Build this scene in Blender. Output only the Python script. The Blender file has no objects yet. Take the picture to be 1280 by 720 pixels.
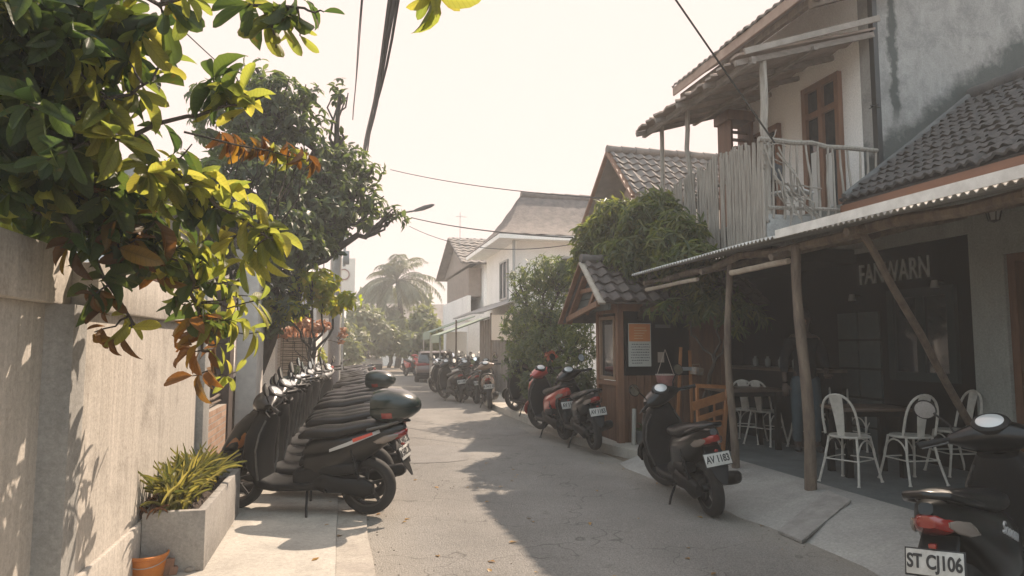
import bpy, bmesh, math, random
import numpy as np
from mathutils import Vector, Matrix, Euler
random.seed(7); rng = np.random.default_rng(7)
R = math.radians
S = bpy.context.scene
COL = S.collection
# ------------------------------------------------------------------ camera, light, exposure
FPX, HOR = 850.0, 432.0
PITCH = math.atan((HOR-360.0)/FPX); YAW = math.atan(210.0/FPX)
CAMZ = 1.5
cd = bpy.data.cameras.new('camera'); cam = bpy.data.objects.new('camera', cd); COL.objects.link(cam)
cam.location = (0, 0, CAMZ)
cam.rotation_euler = (math.pi/2+PITCH, 0, -YAW)
cd.sensor_width = 36; cd.lens = FPX/1280*36; cd.clip_end = 3000; cd.clip_start = .05
S.camera = cam
CM = cam.rotation_euler.to_matrix()
SUN_EL, SUN_AZ = R(47), R(45)          # azimuth measured from +Y towards +X
w = bpy.data.worlds.new('World'); S.world = w; w.use_nodes = True
nt = w.node_tree; bg = nt.nodes['Background']
sk = nt.nodes.new('ShaderNodeTexSky'); sk.sky_type = 'NISHITA'; sk.sun_disc = False
sk.sun_elevation = SUN_EL; sk.sun_rotation = SUN_AZ
sk.air_density = 1.0; sk.dust_density = 6.0; sk.ozone_density = 1.0; sk.altitude = 0
hs = nt.nodes.new('ShaderNodeHueSaturation'); hs.inputs['Saturation'].default_value = .75; hs.inputs['Value'].default_value = 5
mx = nt.nodes.new('ShaderNodeMix'); mx.data_type = 'RGBA'; mx.blend_type = 'DARKEN'; mx.inputs[0].default_value = 1
# the thin bright veil caps the sky: cream towards the sun, cooler on the far side
cg = nt.nodes.new('ShaderNodeTexCoord'); dt = nt.nodes.new('ShaderNodeVectorMath'); dt.operation = 'DOT_PRODUCT'
dt.inputs[1].default_value = (math.sin(SUN_AZ-.35), math.cos(SUN_AZ-.35), 0)
rm = nt.nodes.new('ShaderNodeMapRange'); rm.inputs[1].default_value = -.35; rm.inputs[2].default_value = .45
cc = nt.nodes.new('ShaderNodeMix'); cc.data_type = 'RGBA'; cc.inputs[6].default_value = (6.1, 7.2, 8.0, 1); cc.inputs[7].default_value = (6.1, 4.85, 4.45, 1)
nt.links.new(cg.outputs['Generated'], dt.inputs[0]); nt.links.new(dt.outputs['Value'], rm.inputs[0]); nt.links.new(rm.outputs[0], cc.inputs[0]); nt.links.new(cc.outputs[2], mx.inputs[7])
nt.links.new(sk.outputs[0], hs.inputs['Color']); nt.links.new(hs.outputs[0], mx.inputs[6]); nt.links.new(mx.outputs[2], bg.inputs[0])
bg.inputs[1].default_value = .10
sd = bpy.data.lights.new('sun', 'SUN'); sun = bpy.data.objects.new('sun', sd); COL.objects.link(sun)
sd.energy = 4.6; sd.angle = R(.6); sd.color = (1, .82, .65)
sv = Vector((math.sin(SUN_AZ)*math.cos(SUN_EL), math.cos(SUN_AZ)*math.cos(SUN_EL), math.sin(SUN_EL)))
sun.rotation_euler = sv.to_track_quat('Z', 'Y').to_euler(); sun.location = sv*30
vs = S.view_settings; vs.view_transform = 'Standard'; vs.look = 'None'; vs.exposure = .95; vs.gamma = 1

def ray(px, py):
    return CM @ Vector(((px-640)/FPX, -(py-360)/FPX, -1))
def W(px, py, X=None, Y=None, Z=None, d=None):
    """world point seen at a pixel of the photo on a given plane (or at camera depth d)"""
    r = ray(px, py)
    if X is not None: t = X/r.x
    elif Y is not None: t = Y/r.y
    elif Z is not None: t = (Z-CAMZ)/r.z
    else: t = d
    return Vector((0, 0, CAMZ))+r*t

# ------------------------------------------------------------------ materials
MATS = {}
def nd(nt, t, **k):
    n = nt.nodes.new(t)
    for a, b in k.items(): setattr(n, a, b)
    return n
def mat(name, col, rough=.6, metal=0, var=None, vscale=4, bump=0, bscale=40, coat=0, stretch=None, spec=.5, emit=None, alpha=None, detail=6):
    if name in MATS: return MATS[name]
    m = bpy.data.materials.new(name); m.use_nodes = True; nt = m.node_tree
    b = nt.nodes['Principled BSDF']; MATS[name] = m
    b.inputs['Base Color'].default_value = (*col, 1); b.inputs['Roughness'].default_value = rough
    b.inputs['Metallic'].default_value = metal; b.inputs['Coat Weight'].default_value = coat
    b.inputs['Coat Roughness'].default_value = .04
    b.inputs['Specular IOR Level'].default_value = spec
    if emit: b.inputs['Emission Color'].default_value = (*emit[0], 1); b.inputs['Emission Strength'].default_value = emit[1]
    tc = nd(nt, 'ShaderNodeTexCoord'); src = tc.outputs['Object']
    if stretch:
        mp = nd(nt, 'ShaderNodeMapping'); mp.inputs['Scale'].default_value = stretch
        nt.links.new(src, mp.inputs[0]); src = mp.outputs[0]
    if var is not None:
        n = nd(nt, 'ShaderNodeTexNoise'); n.inputs['Scale'].default_value = vscale; n.inputs['Detail'].default_value = detail; n.inputs['Roughness'].default_value = .65
        nt.links.new(src, n.inputs['Vector'])
        r = nd(nt, 'ShaderNodeValToRGB'); r.color_ramp.elements[0].position = .33; r.color_ramp.elements[1].position = .68
        r.color_ramp.elements[0].color = (*var, 1); r.color_ramp.elements[1].color = (*col, 1)
        nt.links.new(n.outputs[0], r.inputs[0]); nt.links.new(r.outputs[0], b.inputs['Base Color'])
    if bump:
        n2 = nd(nt, 'ShaderNodeTexNoise'); n2.inputs['Scale'].default_value = bscale; n2.inputs['Detail'].default_value = 5
        bp = nd(nt, 'ShaderNodeBump'); bp.inputs['Strength'].default_value = bump; bp.inputs['Distance'].default_value = .02
        nt.links.new(src, n2.inputs['Vector']); nt.links.new(n2.outputs[0], bp.inputs['Height']); nt.links.new(bp.outputs[0], b.inputs['Normal'])
    return m

def mat_plaster(name, c1, c2, c3, streak=(1.2, 1.2, .25), s=3, dirt=.5, crack=False):
    """weathered plaster: broad tone noise, vertical streaks, blotchy stains, fine bump"""
    if name in MATS: return MATS[name]
    m = bpy.data.materials.new(name); m.use_nodes = True; nt = m.node_tree; MATS[name] = m
    b = nt.nodes['Principled BSDF']; b.inputs['Roughness'].default_value = .9; b.inputs['Specular IOR Level'].default_value = .2
    tc = nd(nt, 'ShaderNodeTexCoord'); mp = nd(nt, 'ShaderNodeMapping'); mp.inputs['Scale'].default_value = streak
    nt.links.new(tc.outputs['Object'], mp.inputs[0])
    n1 = nd(nt, 'ShaderNodeTexNoise'); n1.inputs['Scale'].default_value = s; n1.inputs['Detail'].default_value = 9; n1.inputs['Roughness'].default_value = .7; n1.inputs['Distortion'].default_value = .6
    nt.links.new(mp.outputs[0], n1.inputs['Vector'])
    r1 = nd(nt, 'ShaderNodeValToRGB'); r1.color_ramp.elements[0].position = .35; r1.color_ramp.elements[1].position = .65
    r1.color_ramp.elements[0].color = (*c2, 1); r1.color_ramp.elements[1].color = (*c1, 1)
    nt.links.new(n1.outputs[0], r1.inputs[0])
    n2 = nd(nt, 'ShaderNodeTexNoise'); n2.inputs['Scale'].default_value = s*.45; n2.inputs['Detail'].default_value = 12; n2.inputs['Roughness'].default_value = .75; n2.inputs['Distortion'].default_value = .35
    nt.links.new(tc.outputs['Object'], n2.inputs['Vector'])
    r2 = nd(nt, 'ShaderNodeValToRGB'); r2.color_ramp.elements[0].position = .52; r2.color_ramp.elements[1].position = .70
    nt.links.new(n2.outputs[0], r2.inputs[0])
    mm = nd(nt, 'ShaderNodeMath', operation='MULTIPLY'); mm.inputs[1].default_value = dirt
    nt.links.new(r2.outputs[0], mm.inputs[0])
    mx = nd(nt, 'ShaderNodeMix', data_type='RGBA'); mx.inputs[7].default_value = (*c3, 1)
    nt.links.new(mm.outputs[0], mx.inputs[0]); nt.links.new(r1.outputs[0], mx.inputs[6]); nt.links.new(mx.outputs[2], b.inputs['Base Color'])
    n4 = nd(nt, 'ShaderNodeTexNoise'); n4.inputs['Scale'].default_value = 45; n4.inputs['Detail'].default_value = 7; n4.inputs['Roughness'].default_value = .8
    nt.links.new(tc.outputs['Object'], n4.inputs['Vector'])
    g4 = nd(nt, 'ShaderNodeMapRange'); g4.inputs[1].default_value = .35; g4.inputs[2].default_value = .65; g4.inputs[3].default_value = .80; g4.inputs[4].default_value = 1.15
    nt.links.new(n4.outputs[0], g4.inputs[0])
    m4 = nd(nt, 'ShaderNodeMix', data_type='RGBA', blend_type='MULTIPLY'); m4.inputs[0].default_value = 1
    nt.links.new(mx.outputs[2], m4.inputs[6]); nt.links.new(g4.outputs[0], m4.inputs[7]); nt.links.new(m4.outputs[2], b.inputs['Base Color'])
    n3 = nd(nt, 'ShaderNodeTexNoise'); n3.inputs['Scale'].default_value = 28; n3.inputs['Detail'].default_value = 8; n3.inputs['Roughness'].default_value = .7
    nt.links.new(tc.outputs['Object'], n3.inputs['Vector'])
    bp = nd(nt, 'ShaderNodeBump'); bp.inputs['Strength'].default_value = .35; bp.inputs['Distance'].default_value = .015
    nt.links.new(n3.outputs[0], bp.inputs['Height']); nt.links.new(bp.outputs[0], b.inputs['Normal'])
    return m

def mat_leaf(name, cols, trans=.5, uvveins=False, rough=.45, tm_=(3.3, 3.5, 1.5)):
    if name in MATS: return MATS[name]
    m = bpy.data.materials.new(name); m.use_nodes = True; nt = m.node_tree; MATS[name] = m
    b = nt.nodes['Principled BSDF']; out = nt.nodes['Material Output']
    b.inputs['Roughness'].default_value = rough; b.inputs['Specular IOR Level'].default_value = .35
    g = nd(nt, 'ShaderNodeNewGeometry')
    r = nd(nt, 'ShaderNodeValToRGB'); el = r.color_ramp.elements
    el[0].position = 0; el[0].color = (*cols[0], 1); el[1].position = 1; el[1].color = (*cols[-1], 1)
    for i, c in enumerate(cols[1:-1]):
        e = el.new((i+1)/(len(cols)-1)); e.color = (*c, 1)
    nt.links.new(g.outputs['Random Per Island'], r.inputs[0])
    colout = r.outputs[0]
    if uvveins:
        uv = nd(nt, 'ShaderNodeTexCoord'); sp = nd(nt, 'ShaderNodeSeparateXYZ'); nt.links.new(uv.outputs['UV'], sp.inputs[0])
        ab = nd(nt, 'ShaderNodeMath', operation='ABSOLUTE'); nt.links.new(sp.outputs[1], ab.inputs[0])
        m1 = nd(nt, 'ShaderNodeMath', operation='MULTIPLY'); m1.inputs[1].default_value = -.22; nt.links.new(ab.outputs[0], m1.inputs[0])
        ad = nd(nt, 'ShaderNodeMath', operation='ADD'); nt.links.new(sp.outputs[0], ad.inputs[0]); nt.links.new(m1.outputs[0], ad.inputs[1])
        m2 = nd(nt, 'ShaderNodeMath', operation='MULTIPLY'); m2.inputs[1].default_value = 62; nt.links.new(ad.outputs[0], m2.inputs[0])
        si = nd(nt, 'ShaderNodeMath', operation='SINE'); nt.links.new(m2.outputs[0], si.inputs[0])
        vr = nd(nt, 'ShaderNodeMapRange'); vr.inputs[1].default_value = .72; vr.inputs[2].default_value = 1.0; nt.links.new(si.outputs[0], vr.inputs[0])
        rb = nd(nt, 'ShaderNodeMapRange'); rb.inputs[1].default_value = .09; rb.inputs[2].default_value = .03; nt.links.new(ab.outputs[0], rb.inputs[0])
        mxm = nd(nt, 'ShaderNodeMath', operation='MAXIMUM'); nt.links.new(vr.outputs[0], mxm.inputs[0]); nt.links.new(rb.outputs[0], mxm.inputs[1])
        sc = nd(nt, 'ShaderNodeMath', operation='MULTIPLY'); sc.inputs[1].default_value = .45; nt.links.new(mxm.outputs[0], sc.inputs[0])
        vm = nd(nt, 'ShaderNodeMix', data_type='RGBA'); nt.links.new(sc.outputs[0], vm.inputs[0]); nt.links.new(colout, vm.inputs[6])
        br = nd(nt, 'ShaderNodeMix', data_type='RGBA', blend_type='MULTIPLY'); br.inputs[0].default_value = 1; br.inputs[7].default_value = (.55, .62, .5, 1)
        nt.links.new(colout, br.inputs[6]); nt.links.new(br.outputs[2], vm.inputs[7]); colout = vm.outputs[2]
        bp = nd(nt, 'ShaderNodeBump'); bp.inputs['Strength'].default_value = .5; bp.inputs['Distance'].default_value = .004
        nt.links.new(mxm.outputs[0], bp.inputs['Height']); nt.links.new(bp.outputs[0], b.inputs['Normal'])
        # blemishes
        nn = nd(nt, 'ShaderNodeTexNoise'); nn.inputs['Scale'].default_value = 22; nn.inputs['Detail'].default_value = 4
        nt.links.new(uv.outputs['Object'], nn.inputs['Vector'])
        nr = nd(nt, 'ShaderNodeMapRange'); nr.inputs[1].default_value = .62; nr.inputs[2].default_value = .75; nr.inputs[4].default_value = .6; nt.links.new(nn.outputs[0], nr.inputs[0])
        bl = nd(nt, 'ShaderNodeMix', data_type='RGBA'); bl.inputs[7].default_value = (.10, .06, .015, 1)
        nt.links.new(nr.outputs[0], bl.inputs[0]); nt.links.new(colout, bl.inputs[6]); colout = bl.outputs[2]
    nt.links.new(colout, b.inputs['Base Color'])
    tr = nd(nt, 'ShaderNodeBsdfTranslucent')
    tm = nd(nt, 'ShaderNodeMix', data_type='RGBA', blend_type='MULTIPLY'); tm.inputs[0].default_value = 1; tm.clamp_result = False
    tm.inputs[7].default_value = (*tm_, 1)
    nt.links.new(colout, tm.inputs[6]); nt.links.new(tm.outputs[2], tr.inputs[0])
    ms = nd(nt, 'ShaderNodeMixShader'); ms.inputs[0].default_value = trans
    nt.links.new(b.outputs[0], ms.inputs[1]); nt.links.new(tr.outputs[0], ms.inputs[2]); nt.links.new(ms.outputs[0], out.inputs[0])
    return m

# ------------------------------------------------------------------ mesh builder
def V(*a): return Vector(a)
class MB:
    def __init__(s): s.v = []; s.f = []; s.sm = []
    def add(s, vs, fs, smooth=False):
        o = len(s.v); s.v += [tuple(v) for v in vs]; s.f += [tuple(i+o for i in f) for f in fs]; s.sm += [smooth]*len(fs); return s
    def box(s, c, size, rot=None, taper=1, bev=0):
        x, y, z = [k/2 for k in size]; c = Vector(c)
        if bev:
            bm = bmesh.new(); bmesh.ops.create_cube(bm, size=1)
            for v in bm.verts: v.co = Vector((v.co.x*2*x, v.co.y*2*y, v.co.z*2*z))
            bmesh.ops.bevel(bm, geom=list(bm.edges), offset=bev, segments=2, affect='EDGES', profile=.5)
            vs = [v.co.copy() for v in bm.verts]; fs = [[v.index for v in f.verts] for f in bm.faces]; bm.free()
        else:
            vs = [V(i*x*(taper if k > 0 else 1), j*y*(taper if k > 0 else 1), k*z) for k in (-1, 1) for i, j in ((-1, -1), (1, -1), (1, 1), (-1, 1))]
            fs = [(3, 2, 1, 0), (4, 5, 6, 7), (0, 1, 5, 4), (1, 2, 6, 5), (2, 3, 7, 6), (3, 0, 4, 7)]
        if rot is not None:
            m = rot if isinstance(rot, Matrix) else Euler(rot).to_matrix()
            vs = [m @ v for v in vs]
        return s.add([v+c for v in vs], fs)
    def bx(s, a, b, **k):
        a = Vector(a); b = Vector(b); return s.box((a+b)/2, [abs(q) for q in (b-a)], **k)
    def beam(s, a, b, wd, ht, up=(0, 0, 1)):
        a = Vector(a); b = Vector(b); d = (b-a); L = d.length; d.normalize(); u = Vector(up)
        r = d.cross(u).normalized(); u = r.cross(d)
        m = Matrix((d, r, u)).transposed()
        return s.box((a+b)/2, (L, wd, ht), rot=m)
    def tube(s, pts, rad, n=8, caps=True, smooth=True):
        pts = [Vector(p) for p in pts]
        if not hasattr(rad, '__len__'): rad = [rad]*len(pts)
        vs = []; prev = None
        for i, p in enumerate(pts):
            d = (pts[min(i+1, len(pts)-1)]-pts[max(i-1, 0)])
            if d.length < 1e-7: d = V(0, 0, 1)
            d.normalize()
            if prev is None:
                a = V(0, 0, 1) if abs(d.z) < .9 else V(1, 0, 0); u = d.cross(a).normalized()
            else:
                u = (prev-d*prev.dot(d))
                u = u.normalized() if u.length > 1e-6 else d.orthogonal().normalized()
            prev = u; v = d.cross(u)
            for k in range(n):
                t = 2*math.pi*k/n; vs.append(p+(u*math.cos(t)+v*math.sin(t))*rad[i])
        fs = [(i*n+k, i*n+(k+1) % n, (i+1)*n+(k+1) % n, (i+1)*n+k) for i in range(len(pts)-1) for k in range(n)]
        s.add(vs, fs, smooth)
        if caps:
            o = len(s.v)-len(vs); s.f += [tuple(o+k for k in range(n))[::-1], tuple(o+(len(pts)-1)*n+k for k in range(n))]; s.sm += [False, False]
        return s
    def loft(s, secs, n=20, e=2.6, caps=True):
        """secs: list of (centre, half_axis_u, half_axis_v[, exponent])"""
        vs = [q for sc in secs for q in ring(sc, n, e)]
        fs = [(i*n+k, i*n+(k+1) % n, (i+1)*n+(k+1) % n, (i+1)*n+k) for i in range(len(secs)-1) for k in range(n)]
        if caps: fs += [tuple(range(n))[::-1], tuple((len(secs)-1)*n+k for k in range(n))]
        return s.add(vs, fs, True)
    def lathe(s, prof, c=(0, 0, 0), axis=(0, 0, 1), n=24, closed=False):
        ax = Vector(axis).normalized(); u = ax.orthogonal().normalized(); v = ax.cross(u); c = Vector(c)
        vs = [c+ax*h+(u*math.cos(2*math.pi*k/n)+v*math.sin(2*math.pi*k/n))*r for r, h in prof for k in range(n)]
        m = len(prof)
        fs = [(i*n+k, i*n+(k+1) % n, ((i+1) % m)*n+(k+1) % n, ((i+1) % m)*n+k) for i in range(m if closed else m-1) for k in range(n)]
        return s.add(vs, fs, True)
    def prism(s, poly, vec):
        """poly: coplanar 3D points, extruded by vec"""
        n = len(poly); p = [Vector(q) for q in poly]; vec = Vector(vec)
        vs = p+[q+vec for q in p]
        return s.add(vs, [tuple(range(n))[::-1], tuple(range(n, 2*n))]+[(i, (i+1) % n, (i+1) % n+n, i+n) for i in range(n)])
    def ell(s, c, r, n=14, m=9, rot=None):
        c = Vector(c); vs = []
        rm = Euler(rot).to_matrix() if rot else Matrix.Identity(3)
        for i in range(m+1):
            t = math.pi*i/m
            for k in range(n):
                p = 2*math.pi*k/n
                vs.append(c+rm @ V(r[0]*math.sin(t)*math.cos(p), r[1]*math.sin(t)*math.sin(p), r[2]*math.cos(t)))
        fs = [(i*n+k, (i+1)*n+k, (i+1)*n+(k+1) % n, i*n+(k+1) % n) for i in range(m) for k in range(n)]
        return s.add(vs, fs, True)
    def xf(s, M):
        s.v = [tuple(M @ Vector(v)) for v in s.v]; return s
    def build(s, name, m, parent=None, label=None, fix=True):
        me = bpy.data.meshes.new(name); me.from_pydata(s.v, [], s.f); me.materials.append(m)
        me.polygons.foreach_set('use_smooth', s.sm)
        if fix:
            bm = bmesh.new(); bm.from_mesh(me); bmesh.ops.remove_doubles(bm, verts=bm.verts, dist=1e-5)
            bmesh.ops.recalc_face_normals(bm, faces=bm.faces); bm.to_mesh(me); bm.free()
        me.set_sharp_from_angle(angle=R(42))
        o = bpy.data.objects.new(name, me); COL.objects.link(o)
        if parent: o.parent = parent
        if label: o['label'] = label
        return o
def ring(sc, n, e=2.6):
    c, u, v = Vector(sc[0]), Vector(sc[1]), Vector(sc[2]); ex = sc[3] if len(sc) > 3 else e
    r = []
    for k in range(n):
        t = 2*math.pi*k/n; a, b = math.cos(t), math.sin(t)
        r.append(c+u*math.copysign(abs(a)**(2/ex), a)+v*math.copysign(abs(b)**(2/ex), b))
    return r
def patch(mb, secs, i0, i1, a0, a1, off=.004, n=14, m=6, e=2.6):
    """a thin raised panel following a loft's surface: station range i0..i1 (float), angle range in degrees"""
    def sec(t):
        i = min(int(t), len(secs)-2); f = t-i; A, B = secs[i], secs[i+1]
        return [Vector(A[k]).lerp(Vector(B[k]), f) for k in range(3)]
    vs = []
    for lay in (0, 1):
        for a in range(n+1):
            c, u, v = sec(i0+(i1-i0)*a/n)
            for b in range(m+1):
                lo = a0 if not callable(a0) else a0(a/n); hi = a1 if not callable(a1) else a1(a/n)
                t = R(lo+(hi-lo)*b/m); x, y = math.cos(t), math.sin(t)
                p = u*math.copysign(abs(x)**(2/e), x)+v*math.copysign(abs(y)**(2/e), y)
                vs.append(c+p+p.normalized()*(off if lay else -.004))
    q = (n+1)*(m+1); fs = []
    for a in range(n):
        for b in range(m):
            i = a*(m+1)+b; fs.append((q+i, q+i+1, q+i+m+2, q+i+m+1)); fs.append((i, i+m+1, i+m+2, i+1))
    edge = [b for b in range(m+1)]+[a*(m+1)+m for a in range(1, n+1)]+[n*(m+1)+b for b in range(m-1, -1, -1)]+[a*(m+1) for a in range(n-1, 0, -1)]
    for k in range(len(edge)):
        i, j = edge[k], edge[(k+1) % len(edge)]; fs.append((i, j, q+j, q+i))
    return mb.add(vs, fs, True)

def tag(o, label=None, cat=None, group=None, kind=None):
    if label: o['label'] = label
    if cat: o['category'] = cat
    if group: o['group'] = group
    if kind: o['kind'] = kind
    return o
def thing(name, label, cat, loc=(0, 0, 0), rz=0, group=None):
    o = bpy.data.objects.new(name, None); COL.objects.link(o); o.location = loc; o.rotation_euler = (0, 0, rz)
    o.empty_display_size = .2
    return tag(o, label, cat, group)
def dup(root, loc, rot, label=None, group=None, paint=None, skip=()):
    r = root.copy(); COL.objects.link(r); r.location = loc; r.rotation_euler = rot
    if label: r['label'] = label
    if group: r['group'] = group
    def rec(src, dst):
        for ch in list(src.children):
            if ch.name.split('.')[0] in skip: continue
            c = ch.copy(); COL.objects.link(c); c.parent = dst
            if paint and ch.name.split('.')[0] in paint:
                c.material_slots[0].link = 'OBJECT'; c.material_slots[0].material = paint[ch.name.split('.')[0]]
            rec(ch, c)
    rec(root, r)
    return r
def local(pts, o): return [Vector(p)-Vector(o) for p in pts]
def text(name, body, size, m, parent, loc, rot, ext=.004, sx=1, shear=0, font_w=0):
    c = bpy.data.curves.new(name, 'FONT'); c.body = body; c.size = size; c.extrude = ext; c.align_x = 'CENTER'; c.align_y = 'CENTER'; c.shear = shear; c.offset = font_w
    o = bpy.data.objects.new(name, c); COL.objects.link(o)
    dg = bpy.context.evaluated_depsgraph_get(); me = bpy.data.meshes.new_from_object(o.evaluated_get(dg))
    bpy.data.objects.remove(o)
    me.materials.clear(); me.materials.append(m)
    o = bpy.data.objects.new(name, me); COL.objects.link(o); o.parent = parent; o.location = loc; o.rotation_euler = rot; o.scale = (sx, 1, 1)
    return o

# ------------------------------------------------------------------ foliage
def leaf_shape(kind):
    if kind == 'detail':
        ts = [0, .08, .24, .42, .62, .80, .93, 1.0]; ws = [.03, .24, .60, .88, 1.0, .93, .58, .0]
        vs = []; uv = []
        for t, wd in zip(ts, ws):
            z = -.28*t*t
            for q in (-1, -.55, 0, .55, 1):
                vs.append((t, q*wd*.5, z+abs(q)*wd*.13+.012*math.sin(9*t+3*q))); uv.append((t, q*wd))
        fs = [(i*5+k, i*5+k+1, (i+1)*5+k+1, (i+1)*5+k) for i in range(len(ts)-1) for k in range(4)]
        return np.array(vs), fs, uv
    if kind == 'mid':
        vs = [(0, 0, 0), (.3, -.42, .05), (.33, 0, -.03), (.3, .42, .05), (.7, -.36, -.03), (.72, 0, -.13), (.7, .36, -.03), (1, 0, -.25)]
        fs = [(0, 1, 2), (0, 2, 3), (1, 4, 5, 2), (2, 5, 6, 3), (4, 7, 5), (5, 7, 6)]
        return np.array(vs), fs, [(v[0], v[1]) for v in vs]
    vs = [(0, 0, 0), (.45, -.5, .02), (.5, 0, -.04), (.45, .5, .02), (1, 0, -.18)]
    return np.array(vs), [(0, 1, 2), (0, 2, 3), (1, 4, 2), (2, 4, 3)], [(v[0], v[1]) for v in vs]
def leaves(name, P, D, U, L, Wd, kind, m, parent=None, uv=False):
    """P positions, D leaf directions, U leaf normals, L lengths, Wd width ratios"""
    base, fs, uvs = leaf_shape(kind)
    P, D, U = map(lambda a: np.asarray(a, float), (P, D, U)); L = np.asarray(L, float); Wd = np.asarray(Wd, float)
    D = D/np.linalg.norm(D, axis=1)[:, None]
    Sd = np.cross(U, D); Sd /= (np.linalg.norm(Sd, axis=1)[:, None]+1e-9); U = np.cross(D, Sd)
    curl = rng.uniform(.3, 2.2, len(P))
    X = base[None, :, 0]*L[:, None]; Yy = base[None, :, 1]*(L*Wd)[:, None]; Z = base[None, :, 2]*(L*curl)[:, None]
    vv = P[:, None, :]+X[..., None]*D[:, None, :]+Yy[..., None]*Sd[:, None, :]+Z[..., None]*U[:, None, :]
    nv = len(base); N = len(P)
    me = bpy.data.meshes.new(name)
    me.vertices.add(N*nv); me.vertices.foreach_set('co', vv.reshape(-1))
    fl = [len(f) for f in fs]; tot = sum(fl); flat = np.array([i for f in fs for i in f])
    idx = (flat[None, :]+np.arange(N)[:, None]*nv).reshape(-1)
    me.loops.add(N*tot); me.loops.foreach_set('vertex_index', idx.astype(np.int32))
    st = np.concatenate([[0], np.cumsum(fl)[:-1]]); starts = (st[None, :]+np.arange(N)[:, None]*tot).reshape(-1)
    me.polygons.add(N*len(fs)); me.polygons.foreach_set('loop_start', starts.astype(np.int32))
    me.polygons.foreach_set('use_smooth', np.ones(N*len(fs), bool))
    me.update(calc_edges=True); me.validate()
    if uv:
        ul = me.uv_layers.new(name='UVMap'); ua = np.array(uvs)[flat]; ua = np.tile(ua, (N, 1)).reshape(-1)
        ul.data.foreach_set('uv', ua)
    me.materials.append(m)
    o = bpy.data.objects.new(name, me); COL.objects.link(o)
    if parent: o.parent = parent
    return o
def unit(n): 
    a = rng.normal(size=(n, 3)); return a/np.linalg.norm(a, axis=1)[:, None]
def whorls(cs, n, L, droop=.5, out=None, spread=1.0, Wr=.42, along=.35):
    """leaf whorls around twig tips cs; returns arrays for leaves()"""
    P, D, U, Ls, Ws = [], [], [], [], []
    for i, c in enumerate(cs):
        ax = unit(1)[0]*.6+np.array([0, 0, .3]) if out is None else np.array(out[i])+unit(1)[0]*.35
        ax /= np.linalg.norm(ax); a = np.cross(ax, [0, 0, 1.0]+unit(1)[0]*.01); a /= np.linalg.norm(a); b = np.cross(ax, a)
        k = max(3, int(rng.poisson(n))); ph = rng.uniform(0, 6.28)
        for j in range(k):
            t = ph+j*2.4+rng.normal()*.25
            rd = a*math.cos(t)+b*math.sin(t)
            d = rd*spread+ax*rng.uniform(.15, .9)-np.array([0, 0, droop*rng.uniform(.4, 1.4)])
            l = L*rng.uniform(.6, 1.2)
            P.append(np.array(c)-ax*rng.uniform(0, along)*L); D.append(d); up = ax+np.array([0, 0, .8])+unit(1)[0]*.35
            U.append(up); Ls.append(l); Ws.append(Wr*rng.uniform(.8, 1.2))
    return P, D, U, Ls, Ws
def blob_points(blobs, n, shell=.5):
    """random points in a set of ellipsoids (cx,cy,cz,rx,ry,rz)"""
    B = np.array(blobs, float); vol = B[:, 3]*B[:, 4]*B[:, 5]; k = rng.choice(len(B), n, p=vol/vol.sum())
    u = unit(n); r = rng.uniform(shell**3, 1, n)**(1/3)*rng.uniform(.85, 1.08, n)
    return B[k, :3]+u*r[:, None]*B[k, 3:], u
def foliage(parent, blobs, ntw, nleaf, L, m, kind='simple', droop=.4, shell=.45, name='crown', Wr=.42, uv=False, spread=1.0):
    c, u = blob_points(blobs, ntw, shell)
    a = whorls(c, nleaf, L, droop, out=u*.8+np.array([0, 0, .25]), Wr=Wr, spread=spread)
    return leaves(name, *a, kind, m, parent, uv)
def limb(mb, a, b, r0, r1, n=7, wob=.06, k=7):
    a = Vector(a); b = Vector(b); pts = []; L = (b-a).length
    for i in range(n+1):
        t = i/n; j = V(*(rng.normal(size=3)*wob*L*math.sin(math.pi*t)*.6)) if 0 < i < n else V(0, 0, 0)
        pts.append(a.lerp(b, t)+j)
    mb.tube(pts, [r0+(r1-r0)*i/n for i in range(n+1)], k)
    return pts
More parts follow.
